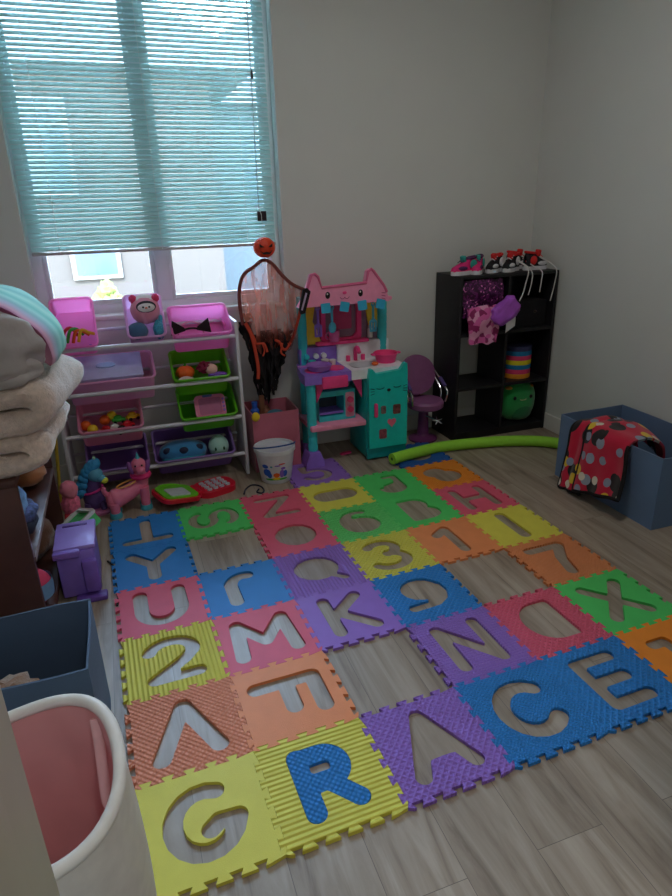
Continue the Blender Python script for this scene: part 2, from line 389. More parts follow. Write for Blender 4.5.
# ================================================================== FOAM MAT
S = .305; MO = Vector((-.127, .940, 0)); MA = R(1.648)
def arc(cx, cy, rx, ry, a0, a1, n=14):
    return [(cx + rx * cos(R(a0 + (a1 - a0) * k / n)), cy + ry * sin(R(a0 + (a1 - a0) * k / n))) for k in range(n + 1)]
rw = .082
GL = {  # strokes (polylines), filled polygons, stroke radius
 'G': ([arc(.5, .5, .25, .27, 62, 345) + [(.75, .45), (.6, .46), (.53, .41)]], [], .078),
 'R': ([[(.32, .22), (.32, .78)], [(.32, .77)] + arc(.52, .62, .15, .15, 90, -90) + [(.32, .47)], [(.52, .46), (.7, .24)]], [[(.34, .5), (.6, .5), (.64, .6), (.6, .74), (.34, .74)]], .085),
 'A': ([[(.5, .8), (.25, .2)], [(.5, .8), (.75, .2)]], [[(.5, .8), (.31, .33), (.69, .33)]], .075),
 'C': ([arc(.53, .5, .26, .27, 48, 318)], [], .085),
 'E': ([[(.7, .78), (.3, .78), (.3, .22), (.7, .22)], [(.3, .5), (.66, .5)]], [], .075),
 'L': ([[(.26, .72), (.42, .72), (.42, .24), (.74, .24)], [(.6, .6), (.42, .5)]], [], .07),
 'V': ([[(.25, .8), (.5, .22), (.75, .8)]], [], .085),
 'F': ([[(.3, .2), (.3, .78), (.72, .78)], [(.3, .5), (.64, .5)]], [], .085),
 'N': ([[(.27, .2), (.27, .8), (.73, .2), (.73, .8)]], [], .075),
 'D': ([[(.3, .22), (.3, .78)] + arc(.46, .5, .26, .28, 90, -90) + [(.3, .22)]], [[(.3, .22), (.3, .78)] + arc(.46, .5, .26, .28, 90, -90)], .05),
 'X': ([[(.26, .22), (.74, .78)], [(.26, .78), (.74, .22)]], [], .078),
 '2': ([arc(.5, .62, .23, .18, 165, -20) + [(.62, .45), (.3, .22), (.74, .22)]], [], .08),
 'M': ([[(.2, .2), (.24, .76), (.5, .4), (.76, .76), (.8, .2)]], [], .082),
 'K': ([[(.3, .2), (.3, .8)], [(.32, .48), (.7, .8)], [(.42, .53), (.74, .2)]], [], .078),
 '9': ([arc(.5, .59, .19, .16, 0, 360), [(.72, .6), (.73, .48), (.68, .36), (.56, .28), (.25, .26)]], [circ(.2, 20, .5, .59, .18), [(.72, .6), (.73, .46), (.66, .32), (.52, .27), (.44, .45)]], .066),
 '6': ([arc(.5, .4, .22, .18, 0, 360), [(.28, .4)] + arc(.54, .48, .27, .31, 175, 70)], [circ(.22, 20, .5, .4, .18), [(.28, .42), (.5, .45), (.56, .56), (.44, .68), (.32, .62)]], .07),
 '7': ([[(.25, .78), (.72, .78), (.55, .5), (.47, .2)]], [], .08),
 'U': ([[(.27, .8), (.27, .45)] + arc(.5, .45, .23, .24, 180, 360) + [(.73, .8)]], [], .085),
 'r': ([[(.36, .22), (.36, .62)] + arc(.54, .56, .18, .2, 160, 70)], [], .085),
 'Q': ([arc(.48, .54, .24, .22, 0, 360), [(.6, .36), (.76, .22)]], [circ(.24, 24, .48, .54, .22)], .06),
 '3': ([arc(.46, .65, .2, .15, 150, -80) , arc(.46, .35, .24, .17, 80, -150)], [], .075),
 '1': ([[(.34, .66), (.52, .78), (.52, .2)]], [], .08),
 'I': ([[(.5, .2), (.5, .8)]], [], .09),
 'Y': ([[(.24, .8), (.5, .5), (.76, .8)], [(.5, .5), (.5, .2)]], [], .085),
 'O': ([arc(.5, .5, .24, .25, 0, 360)], [circ(.24, 24, .5, .5, .25)], .06),
 'B': ([[(.3, .2), (.3, .8)], [(.3, .8)] + arc(.5, .65, .16, .15, 90, -60) + [(.45, .5)], [(.45, .5)] + arc(.54, .36, .2, .16, 70, -90) + [(.3, .2)]], [[(.3, .2), (.3, .8), (.5, .8), (.62, .68), (.6, .55), (.7, .4), (.62, .22)]], .05),
 'H': ([[(.27, .2), (.27, .8)], [(.73, .2), (.73, .8)], [(.27, .5), (.73, .5)]], [], .078),
 'T': ([[(.22, .78), (.78, .78)], [(.5, .78), (.5, .2)]], [], .08),
 'S': ([arc(.5, .655, .22, .165, 25, 265) + arc(.5, .345, .23, .165, 85, -160)], [], .066),
 'Z': ([[(.26, .78), (.72, .78), (.28, .22), (.74, .22)]], [], .072),
 '0': ([[(.5, .33), (.5, .67)]], [], .2),
 'J': ([[(.5, .78), (.66, .78), (.66, .42)] + arc(.48, .38, .18, .16, 0, -175)], [[(.66, .6), (.66, .3), (.48, .22), (.32, .36), (.36, .5)]], .065),
 '8': ([arc(.5, .65, .16, .13, 0, 360), arc(.5, .40, .2, .16, 0, 360)], [circ(.16, 16, .5, .65, .13), circ(.2, 16, .5, .40, .16)], .07),
 '5': ([[(.7, .79), (.32, .79), (.32, .56), (.44, .58)] + arc(.48, .4, .22, .19, 80, -150)], [], .072),
}
def glyph_loops(ch, rot=0, n=110):
    """contours (marching squares) of the rounded stencil shape of a character, in the unit square"""
    st, fills, r = GL[ch]
    g = np.linspace(0, 1, n); X, Y = np.meshgrid(g, g, indexing='ij')
    a = R(rot); xc, yc = X - .5, Y - .5
    x = xc * cos(a) + yc * sin(a) + .5; y = -xc * sin(a) + yc * cos(a) + .5
    D = np.full(X.shape, 9.)
    for pl in st:
        for (ax, ay), (bx, by) in zip(pl, pl[1:]):
            dx, dy = bx - ax, by - ay; L2 = dx * dx + dy * dy + 1e-12
            t = np.clip(((x - ax) * dx + (y - ay) * dy) / L2, 0, 1)
            D = np.minimum(D, np.hypot(x - ax - t * dx, y - ay - t * dy) - r)
    for pg in fills:
        ins = np.zeros(X.shape, bool); m = len(pg)
        for i in range(m):
            (ax, ay), (bx, by) = pg[i], pg[(i + 1) % m]
            if ay == by: continue
            c = ((ay > y) != (by > y)) & (x < (bx - ax) * (y - ay) / (by - ay) + ax); ins ^= c
        D = np.where(ins, np.minimum(D, -.02), D)
    nxt = {}
    def key(i, j, d): return (i, j, d)
    P = {}
    def cross(i, j, d):
        k = (i, j, d)
        if k not in P:
            i2, j2 = (i + 1, j) if d == 0 else (i, j + 1)
            t = D[i, j] / (D[i, j] - D[i2, j2]); P[k] = (g[i] + (g[i2] - g[i]) * t, g[j] + (g[j2] - g[j]) * t)
        return k
    s = D < 0
    for i in range(n - 1):
        for j in range(n - 1):
            c = s[i, j] * 1 + s[i + 1, j] * 2 + s[i + 1, j + 1] * 4 + s[i, j + 1] * 8
            if c in (0, 15): continue
            E = {0: (i, j, 0), 1: (i + 1, j, 1), 2: (i, j + 1, 0), 3: (i, j, 1)}
            seg = {1: [(0, 3)], 2: [(1, 0)], 3: [(1, 3)], 4: [(2, 1)], 5: [(0, 3), (2, 1)], 6: [(2, 0)], 7: [(2, 3)], 8: [(3, 2)], 9: [(0, 2)], 10: [(1, 0), (3, 2)], 11: [(1, 2)], 12: [(3, 1)], 13: [(0, 1)], 14: [(3, 0)]}[c]
            for a_, b_ in seg: nxt[cross(*E[a_])] = cross(*E[b_])
    loops = []
    while nxt:
        k0 = next(iter(nxt)); k = k0; lp = []
        while k in nxt: lp.append(P[k]); k = nxt.pop(k)
        if len(lp) > 8:
            out = []
            for q in lp[::2]: out.append(q)
            loops.append(out)
    loops.sort(key=lambda l: -(max(p[0] for p in l) - min(p[0] for p in l)))
    return loops

def edge_profile(amp=.0075, n=5):
    """interlocking dovetail line from (0,0) to (S,0); offsets to both sides"""
    pts = [(0, 0)]; per = S / (n + .5); x = per * .5
    for k in range(n):
        c = x + per * k + per * .0
        w = per * .25
        pts += [(c - w * .62, -amp), (c - w * 1.18, amp), (c + w * 1.18, amp), (c + w * .62, -amp)] if k >= 0 else []
    pts += [(S, 0)]
    return [pts[0], (pts[1][0] - .006, -amp * .98)] + pts[1:-1] + [(pts[-2][0] + .006, -amp * .98), pts[-1]]
EP = edge_profile()
def tile_outline():
    bot = [(x, y) for x, y in EP]; right = [(S - y, x) for x, y in EP]
    top = [(x, S + y) for x, y in EP][::-1]; left = [(-y, x) for x, y in EP][::-1]
    pts = bot[:-1] + right[:-1] + top[:-1] + left[:-1]
    k = .9975
    return [((x - S / 2) * k, (y - S / 2) * k) for x, y in pts]
OUT = tile_outline(); TH = .0105
FC = {'yellow': (212, 202, 76), 'purple': (142, 102, 188), 'blue': (40, 124, 196), 'orange': (226, 136, 84), 'salmon': (226, 140, 108), 'red': (214, 86, 110), 'green': (78, 196, 96), 'lime': (96, 204, 104), 'amber': (236, 136, 40), 'navy': (30, 88, 168)}
TILES = [  # col,row,char,rot,colour,texture,label
 (0,0,'G',0,'yellow','plain','smooth yellow foam tile with G cut out, nearest corner of the mat'),
 (1,0,'R',0,'yellow','rows','ribbed yellow foam tile with a blue R fitted in it'),
 (2,0,'A',0,'purple','diamond','textured purple foam tile with A cut out on the near edge'),
 (3,0,'C',0,'blue','diag','ribbed blue foam tile with C cut out on the near edge'),
 (4,0,'E',0,'blue','diamond','blue foam tile with E cut out beside the C tile'),
 (5,0,'L',0,'amber','plain','smooth orange foam tile beyond the E tile, cut by the right picture edge'),
 (0,1,'V',180,'salmon','weave','woven-textured salmon foam tile with V cut out upside down'),
 (1,1,'F',-90,'orange','plain','smooth orange foam tile with F lying on its side'),
 (3,1,'N',0,'purple','grid','grid-textured purple foam tile with N cut out'),
 (4,1,'D',180,'red','diamond','red foam tile with a turned D cut out, behind the E tile'),
 (5,1,'X',0,'green','plain','green foam tile with X cut out at the right edge of the mat'),
 (0,2,'2',0,'yellow','cols','ribbed yellow foam tile with 2 cut out at the left edge'),
 (1,2,'M',0,'red','plain','smooth red foam tile with M cut out'),
 (2,2,'K',0,'purple','plain','smooth purple foam tile with K cut out'),
 (3,2,'9',0,'blue','diamond','blue foam tile with a solid 9 cut out, behind the N tile'),
 (5,2,'7',0,'orange','diag','ribbed orange foam tile with 7 cut out'),
 (0,3,'U',0,'red','plain','smooth red foam tile with U cut out at the left edge'),
 (1,3,'r',0,'blue','plain','smooth blue foam tile with r-shaped hole between U and Q'),
 (2,3,'Q',0,'purple','cols','ribbed purple foam tile with Q cut out'),
 (3,3,'3',0,'yellow','diamond','yellow foam tile with 3 cut out'),
 (4,3,'1',0,'orange','plain','smooth orange foam tile with 1 cut out'),
 (5,3,'I',0,'yellow','plain','smooth yellow foam tile with I cut out at the right edge'),
 (0,4,'Y',0,'blue','plain','blue foam tile with Y cut out at the left edge'),
 (2,4,'O',0,'red','plain','red foam tile with a round O cut out'),
 (3,4,'6',0,'lime','diamond','textured green foam tile with 6 cut out'),
 (4,4,'B',0,'green','plain','smooth green foam tile with solid B cut out'),
 (5,4,'H',0,'red','plain','red foam tile with H cut out at the right edge'),
 (0,5,'T',180,'blue','plain','blue foam tile with T cut out upside down, far left corner'),
 (1,5,'S',90,'green','plain','green foam tile with S cut out sideways, by the toy phone'),
 (2,5,'Z',0,'red','plain','red foam tile with Z cut out, near the white bucket'),
 (3,5,'0',90,'yellow','plain','yellow foam tile with a wide 0 cut out, by the play kitchen'),
 (4,5,'J',0,'green','plain','smooth green foam tile with J-shaped hole before the play kitchen'),
 (5,5,'8',35,'amber','grid','textured orange foam tile with rounded hole, by the green noodle'),
 (3,6,'5',0,'purple','plain','purple foam tile with 5 cut out, under the play kitchen foot'),
 (5,6,'O',0,'navy','grid','dark blue foam tile partly under the green noodle'),
]
rm = Matrix.Rotation(MA, 3, 'Z')
for (c, r, ch, rot, colr, tex, lab) in TILES:
    loops = glyph_loops(ch, rot)
    holes = [[((x - .5) * S, (y - .5) * S) for x, y in loops[0]]]
    ctr = MO + rm @ Vector(((c + .5) * S, (r + .5) * S, 0))
    bb = B(); bb.prism(OUT, TH, None, holes)
    o = obj('foam_mat_tile', bb, foam(colr, FC[colr], tex), world=False, smooth=False); o.location = ctr; o.rotation_euler = (0, 0, MA)
    tag(o, lab, 'foam tile', 'interlocking alphabet foam mat tiles')
    if ch == 'R':
        lp = glyph_loops('R', 0)
        k = .985
        polys = [[((x - .5) * S * k, (y - .5) * S * k) for x, y in l] for l in lp]
        cn = [(-.062, .022), (-.062, .062), (-.02, .062), (-.016, .04), (-.02, .022)]
        bb = B(); bb.prism(polys[0], TH, None, [[(x + .058, y + .005) for x, y in rrect(.054, .03, .009, 4, -.062, .033)]])
        q = obj('foam_letter', bb, foam('blue', FC['blue'], 'weave'), world=False, smooth=False); q.location = ctr; q.rotation_euler = (0, 0, MA)
        tag(q, 'blue foam letter R fitted into the ribbed yellow tile', 'foam letter')

# ================================================================== TOY BIN RACK
white_pl = mat('white_rack_plastic', (214, 212, 218), rough=.4, var=.02)
rk = thing('toy_bin_rack', 'white four-tier toy rack under the window holding coloured bins', 'toy rack', (.105, 3.22, 0))
for x in (-.345, .535):
    obj('side_panel', B().box(x, x + .018, 3.085, 3.345, 0, .83, .005), white_pl, rk)
RZ = (.757, .538, .332, .122)
for z in RZ:
    obj('front_rail', B().cyl((-.33, 3.10, z), (.54, 3.10, z), .0105, seg=14), white_pl, rk)
    obj('rear_rail', B().cyl((-.33, 3.30, z + .05), (.54, 3.30, z + .05), .0085, seg=14), white_pl, rk)

def plastic(name, col, tr=.6): return mat('bin_' + name, col, rough=.35, var=.02, trans=tr, spec=.5)
BIN = {}
def bin_(key, label, x0, x1, zl, tilt, L, H, m, rimm=None, yl=3.082):
    """open tub hung on the rack: lip at (yl, zl), opening tilted back by tilt degrees"""
    t = R(tilt); e = Vector((0, cos(t), sin(t))); d = Vector((0, sin(t), -cos(t))); o = Vector((x0, yl, zl)); ux = Vector((1, 0, 0)); w = x1 - x0
    root = thing('toy_bin', label, 'toy bin', (x0 + w / 2, yl, zl), 0, 'bins on the white toy rack')
    ins = .12
    def ring(s, off=0):   # s depth 0..H
        k = s / H; a = ins * k * .5
        pts = rrect(w * (1 - a * .7) - 2 * off - .012, L * (1 - a) - 2 * off - .012, .02 - off * .5, 4)
        return [o + ux * (w / 2 + p[0]) + e * (L / 2 + p[1]) + d * s for p in pts]
    bb = B(); th = .0025
    rings = [ring(0), ring(H * .5), ring(H), ring(H - th, th), ring(H * .5, th), ring(0, th)]
    V = [[bb.bm.verts.new(p) for p in rg] for rg in rings]; n = len(V[0])
    for a, c in zip(V, V[1:]):
        if a is V[2]: continue
        for k in range(n): bb.bm.faces.new((a[k], a[(k + 1) % n], c[(k + 1) % n], c[k]))
    bb.bm.faces.new(V[2]); bb.bm.faces.new(V[3][::-1])
    for k in range(n): bb.bm.faces.new((V[5][k], V[5][(k + 1) % n], V[0][(k + 1) % n], V[0][k]))
    obj('tub', bb, m, root)
    bb = B(); pts = [o + ux * (w / 2 + p[0]) + e * (L / 2 + p[1]) for p in rrect(w - .004, L - .004, .022, 5)]
    bb.tube(pts, .0055, 8, closed=True); obj('rim', bb, rimm or m, root)
    BIN[key] = (o, ux, e, d, w, L, H); return root
def inb(key, fx, fe, h):
    """point inside a bin: fx, fe in 0..1 across/up the opening, h = depth below the opening as a fraction"""
    o, ux, e, d, w, L, H = BIN[key]; return o + ux * w * fx + e * L * fe + d * H * h
hot = plastic('hot_pink', (255, 146, 212)); pal = plastic('pale_pink', (255, 192, 228)); lil = plastic('lilac_pink', (236, 186, 228))
grn = plastic('green', (118, 216, 44), .4); pur = plastic('purple', (134, 96, 174), .45); prim = plastic('purple_rim', (164, 128, 200), .4); dpk = plastic('dusty_pink', (250, 170, 202), .55)
bin_('p1', 'hot pink bin on the top tier, leftmost, with bendy rubber toys', -.298, -.108, .772, 56, .25, .12, hot)
bin_('p2', 'lilac pink bin on the top tier holding a round penguin plush', .028, .205, .79, 58, .22, .12, lil)
bin_('p3', 'wide hot pink bin at the right end of the top tier holding a cat-ear headband', .232, .525, .782, 33, .215, .12, hot)
bin_('big', 'large pale pink bin on the second tier with a lidded white box inside', -.285, .130, .598, 24, .22, .135, pal, None, 3.074)
bin_('g1', 'bright green bin on the second tier with an orange pumpkin ball', .212, .495, .56, 32, .215, .12, grn)
bin_('pk', 'dusty pink bin on the third tier full of small balls and cars', -.265, .040, .352, 33, .215, .12, dpk)
bin_('g2', 'bright green bin on the third tier with a pink drawing tablet', .225, .515, .355, 35, .215, .12, grn)
bin_('pu1', 'purple bin on the lowest tier, the empty left one', -.258, .042, .142, 34, .215, .115, pur, prim)
bin_('pu2', 'purple bin on the lowest tier holding a blue plush and a mint plush', .072, .485, .142, 32, .22, .115, pur, prim)

def simple(name, b, m, label, cat, group=None, origin=None, **k):
    return tag(obj(name, b, m, origin=origin, **k), label, cat, group)
def C_(n, c, **k): return mat('c_' + n, c, **k)
red, orange_, yel, blu, grn2, blk, wht, pnk, teal, vio = [C_(n, c, rough=.4) for n, c in (('red', (206, 30, 44)), ('orange', (232, 100, 30)), ('yellow', (240, 200, 40)), ('blue', (40, 92, 190)), ('green', (60, 170, 60)), ('black', (24, 22, 24)), ('white', (230, 228, 226)), ('pink', (236, 90, 150)), ('teal', (44, 166, 170)), ('violet', (134, 96, 196)))]

# top-left bin: bendy rubber toys
for k, (m, cn) in enumerate(((red, 'red'), (grn2, 'green'), (orange_, 'orange'), (yel, 'yellow'))):
    p = inb('p1', .15 + .13 * k, .3, .5 - .05 * (k % 2))
    pts = spline([p + Vector((.0, -.01, -.02)), p + Vector((.02, -.02, .035)), p + Vector((.05, -.01, .05 - .01 * k)), p + Vector((.075, 0, .01))], 6)
    simple('bendy_toy', B().tube(pts, .0075, 8), m, '%s bendy rubber toy in the leftmost hot pink bin' % cn, 'toy', 'bendy rubber toys', origin=p)
p = inb('p1', .8, .1, .6); simple('toy_car', B().ell(p, (.02, .012, .01)).ell(p + Vector((0, 0, .008)), (.01, .01, .008)), blu, 'small blue toy at the lip of the leftmost hot pink bin', 'toy', origin=p)

# penguin plush
p = inb('p2', .55, .66, .1)
pg = thing('penguin_plush', 'round pink penguin plush with bow sitting in the top middle bin', 'plush toy', p)
plushp = C_('plush_pink', (240, 150, 180), rough=.9, sheen=.5, bump=.3, bscale=600)
obj('body', B().ell(p, (.07, .054, .068), disp=.05), plushp, pg)
obj('hood', B().ell(p + Vector((0, .01, .028)), (.062, .048, .046)), C_('plush_white', (236, 226, 228), rough=.9, sheen=.5), pg)
fy = p + Vector((.004, -.05, .022))
obj('face', B().ell(fy, (.046, .01, .028)), C_('face_dark', (60, 56, 70), rough=.9), pg)
obj('face_patch', B().ell(fy + Vector((0, -.006, -.003)), (.04, .008, .021)), C_('plush_white', (236, 226, 228)), pg)
for s in (-1, 1): obj('eye', B().ell(fy + Vector((.014 * s, -.012, .0)), .005), blk, pg)
obj('beak', B().ell(fy + Vector((0, -.013, -.004)), (.007, .006, .004)), orange_, pg)
for s in (-1, 1): obj('bow', B().ell(p + Vector((.052 * s, -.01, .056)), (.018, .012, .018), disp=.5), C_('bow_pink', (236, 70, 120), rough=.8), pg)
p = inb('p2', .27, .22, .25); simple('round_plush', B().ell(p, (.05, .042, .042), disp=.05), C_('slate_plush', (70, 104, 140), rough=.9, sheen=.4), 'slate blue round plush below the penguin in the top middle bin', 'plush toy', origin=p)
p = inb('p2', .85, .22, .25); simple('fabric_doll', B().ell(p, (.03, .03, .045), disp=.35, dscale=12).ell(p + Vector((.012, 0, .04)), (.012, .01, .03)), C_('aqua_sequin', (70, 160, 190), rough=.4, var=.3, scale=150), 'aqua sparkly fabric toy beside the slate blue plush', 'plush toy', origin=p)
# cat-ear headband + pink headband
p = inb('p3', .33, .38, .3)
hb = thing('cat_ear_headband', 'black cat-ear headband in the wide hot pink bin', 'headband', p)
pts = [p + Vector((.062 * cos(a), -.02, .06 * sin(a) - .02)) for a in np.linspace(0, PI, 18)]
obj('band', B().tube(pts, .004, 8), C_('pale_band', (226, 150, 180), rough=.6), hb)
for s in (-1, 1):
    q = p + Vector((.062 * s, -.028, .012))
    pl_ = [(-.036, -.03), (.034, -.012), (.03, .004), (-.026, .042)]
    obj('ear', B().prism(pl_ if s < 0 else [(-x, y) for x, y in pl_][::-1], .01, XZ(q.y, q.x, q.z)), C_('black_felt', (38, 24, 30), rough=.9), hb)
obj('top_bar', B().tube([p + Vector((x, -.032, .004 + .006 * cos(x * 40))) for x in np.linspace(-.04, .04, 9)], .005, 8), C_('black_felt', (38, 24, 30)), hb)
p = inb('p3', .72, .35, .3)
pts = [p + Vector((.058 * cos(a), -.01, .05 * sin(a))) for a in np.linspace(0, PI, 16)]
simple('hair_band', B().tube(pts, .0035, 8), hot, 'thin pink hair band beside the cat-ear headband', 'headband', origin=p)
# white box with lid in the big bin
o_, ux, e_, d_, w_, L_, H_ = BIN['big']
Mb = Matrix((ux, e_, -d_)).transposed().to_4x4()
Mb.translation = o_ + ux * .19 + e_ * .112 + d_ * .03
bxr = thing('storage_box', 'white storage box with oval lid grip lying in the large pale pink bin', 'box', Mb.translation)
obj('body', B().box(-.165, .165, -.09, .09, -.045, .03, .012, M=Mb), C_('box_white', (214, 210, 242), rough=.4, trans=.3), bxr)
obj('lid', B().box(-.17, .17, -.095, .095, .03, .042, .005, M=Mb), C_('box_lid', (208, 204, 244), rough=.4, trans=.3), bxr)
obj('lid_grip', B().prism(circ(.045, 24, 0, 0, .02), .006, Mb @ Matrix.Translation((0, 0, .042))), C_('grip_blue', (170, 186, 232), rough=.4), bxr)
# green bin 1
p = inb('g1', .24, .45, .35)
pk_ = thing('pumpkin_ball', 'orange pumpkin plush ball in the upper green bin', 'plush toy', p)
obj('body', B().lathe([(0, -.036)] + [(.046 * sin(R(a)), -.036 * cos(R(a))) for a in range(15, 180, 15)] + [(0, .036)], 24, p, fn=lambda a, r, z: Vector((r * cos(a) * (1 + .06 * cos(8 * a)), r * sin(a) * (1 + .06 * cos(8 * a)), z))), orange_, pk_)
obj('stem', B().tube([p + Vector((0, 0, .03)), p + Vector((.006, 0, .048))], [.008, .005], 8), grn2, pk_)
p = inb('g1', .22, .14, .3); simple('pale_ball', B().ell(p, (.045, .03, .024), disp=.05), C_('cream', (222, 206, 196), rough=.8), 'cream oval soft toy at the lip of the upper green bin', 'toy', origin=p)
p = inb('g1', .7, .4, .3)
dl = thing('rag_doll', 'small doll with pale head and purple dress in the upper green bin', 'doll', p)
obj('head', B().ell(p + Vector((.0, -.02, .012)), (.032, .028, .028)), C_('doll_skin', (236, 186, 170), rough=.8), dl)
obj('hair', B().ell(p + Vector((-.03, -.005, .022)), (.04, .03, .028), disp=.5), C_('doll_hair', (130, 30, 60), rough=.9), dl)
obj('dress', B().ell(p + Vector((.03, -.03, -.022)), (.05, .03, .018), disp=.4), vio, dl)
p = inb('g1', .52, .1, .25); simple('fabric_scrap', B().ell(p, (.04, .02, .012), disp=.5), C_('pale_lilac', (206, 190, 214), rough=.9), 'pale lilac cloth scrap at the lip of the upper green bin', 'cloth', origin=p)
# balls & cars in dusty pink bin
spec_ = [(.1, .42, orange_, 'orange', 0), (.2, .28, yel, 'amber', 0), (.4, .52, orange_, 'orange', 0), (.52, .62, yel, 'yellow', 0), (.42, .22, red, 'red', 1), (.55, .25, wht, 'white', 1), (.62, .5, grn2, 'dark green', 1), (.75, .3, red, 'red', 1), (.85, .55, yel, 'yellow', 1), (.66, .18, blk, 'black', 1)]
wh = ['left end', 'middle left', 'back middle', 'rear centre', 'front centre', 'centre', 'right of centre', 'right front', 'right end', 'front lip']
for (fx, fe, m, cn, typ), w in zip(spec_, wh):
    p = inb('pk', fx, fe, .42)
    if typ == 0: simple('toy_ball', B().ell(p, .026), m, '%s ball at the %s of the dusty pink bin' % (cn, w), 'ball', 'balls and cars in the dusty pink bin', origin=p)
    else:
        t = thing('toy_car', '%s toy car at the %s of the dusty pink bin' % (cn, w), 'toy car', p, random.uniform(-.6, .6), 'balls and cars in the dusty pink bin')
        obj('body', B().box(-.034, .034, -.016, .016, -.012, .006, .006).ell((-.003, 0, .008), (.022, .014, .014)), m, t, world=False)
        for sx in (-1, 1):
            for sy in (-1, 1): obj('wheel', B().cyl((.02 * sx, .013 * sy, -.012), (.02 * sx, .019 * sy, -.012), .009, seg=12), blk, t, world=False)
# tablet in lower green bin
p = inb('g2', .56, .45, .3)
tb = thing('drawing_tablet', 'pink kids drawing tablet standing in the lower green bin', 'tablet', p)
Mt = Matrix.Translation(p) @ Matrix.Rotation(R(62), 4, 'X')
obj('frame', B().prism(rrect(.16, .12, .022), .016, Mt, [rrect(.118, .088, .012)]), C_('tablet_pink', (232, 130, 170), rough=.4), tb)
obj('screen', B().prism(rrect(.122, .092, .012), .006, Mt @ Matrix.Translation((0, 0, .004))), C_('screen_pink', (196, 110, 150), rough=.3), tb)
for k in range(4): obj('button', B().prism(circ(.006, 10, .069, -.03 + .02 * k), .004, Mt @ Matrix.Translation((0, 0, .016))), vio, tb)
obj('clip', B().prism(rrect(.05, .012, .004, 4, -.01, .054), .006, Mt @ Matrix.Translation((0, 0, .016))), C_('clip_blue', (90, 110, 170)), tb)
for k, (fx, m, cn) in enumerate(((.28, red, 'red'), (.4, orange_, 'orange'), (.86, orange_, 'peach'))):
    p = inb('g2', fx, .12, .4); simple('toy_block', B().box(-.02, .02, -.012, .012, -.012, .012, .004, M=Matrix.Translation(p) @ Matrix.Rotation(k * .5, 4, 'Z')), m, '%s small block before the pink tablet in the lower green bin' % cn, 'toy block', origin=p)
# plushes in purple bin
p = inb('pu2', .36, .42, .42)
bp = thing('blue_plush', 'large blue domed plush with dark panels in the right purple bin', 'plush toy', p)
obj('body', B().ell(p, (.125, .07, .062), disp=.05, sq=.9), C_('plush_blue', (58, 132, 186), rough=.85, sheen=.4), bp)
obj('lower_band', B().ell(p + Vector((0, -.008, -.022)), (.118, .07, .036)), C_('plush_teal', (54, 150, 176), rough=.85), bp)
for dx in (-.078, .0, .078): obj('panel', B().ell(p + Vector((dx, -.056 + abs(dx) * .22, .022)), (.027, .014, .022), rot=(0, -.5 * dx / .08, 0)), C_('panel_dark', (34, 42, 74), rough=.5), bp)
p = inb('pu2', .82, .42, .4)
mp_ = thing('mint_plush', 'pale mint round plush beside the blue plush in the purple bin', 'plush toy', p)
obj('body', B().ell(p, (.055, .05, .062)), C_('plush_mint', (176, 218, 204), rough=.9, sheen=.4), mp_)
for s in (-1, 1): obj('eye', B().ell(p + Vector((.022 * s, -.044, .0)), (.006, .006, .01)), C_('eye_green', (40, 90, 60)), mp_)

# ================================================================== TOYS ON THE FLOOR BY THE RACK
# unicorn dog
dp = C_('dog_pink', (228, 120, 150), rough=.5); dt = C_('dog_teal', (70, 160, 176), rough=.5)
dg = thing('dog_figure', 'pink long-bodied dog toy with teal paws and purple ears', 'toy', (-.08, 2.88, 0))
d0 = Vector((-.135, 2.86, .085)); d1 = Vector((-.02, 2.90, .125))
body = spline([d0 + Vector((-.02, 0, -.005)), d0, (d0 + d1) / 2 + Vector((0, 0, -.008)), d1, d1 + Vector((.008, .0, .03)), d1 + Vector((.012, 0, .085))], 6)
rad = [.012 + .035 * min(1, i / 4) for i in range(len(body))]
for i in range(len(body)):
    t = i / (len(body) - 1); rad[i] = .018 + .03 * min(1, t * 7) if t < .2 else (.048 - .014 * sin((t - .2) / .8 * PI * .9) if t < .8 else .036)
obj('body', B().tube(body, rad, 18).ell(d0 + Vector((-.018, 0, -.005)), (.03, .045, .044)), dp, dg)
hd = d1 + Vector((.006, -.012, .098))
obj('head', B().ell(hd, (.036, .036, .04)).ell(hd + Vector((.006, -.03, -.012)), (.022, .022, .018)), dp, dg)
for s in (-1, 1): obj('ear', B().ell(hd + Vector((.038 * s, -.004, -.006)), (.014, .018, .034), rot=(0, .25 * s, 0)), C_('ear_purple', (140, 80, 150), rough=.6), dg)
for s in (-1, 1): obj('eye', B().ell(hd + Vector((.015 * s, -.034, .012)), .0045), blk, dg)
obj('horn', B().lathe([(.012, 0), (.0, .035)], 10, hd + Vector((0, 0, .036))), dt, dg)
obj('scarf', B().tube([d1 + Vector((.01 + .036 * cos(a), .036 * sin(a), .045)) for a in np.linspace(0, 2 * PI, 16)[:-1]], .014, 8, closed=True), C_('scarf_pink', (226, 50, 120), rough=.7), dg)
sd = (d0 + d1) / 2 + Vector((-.005, -.002, .038))
obj('saddle', B().tube([sd + Vector((.045 * cos(a), .028 * sin(a), .012 * cos(a))) for a in np.linspace(0, 2 * PI, 20)[:-1]], .004, 6, closed=True), C_('saddle_gold', (230, 170, 90), rough=.5), dg)
obj('tail', B().tube(spline([d0 + Vector((-.035, 0, .02)), d0 + Vector((-.05, -.01, .05)), d0 + Vector((-.045, -.01, .07))], 5), [.012] * 5 + [.01] * 5 + [.006], 10), dp, dg)
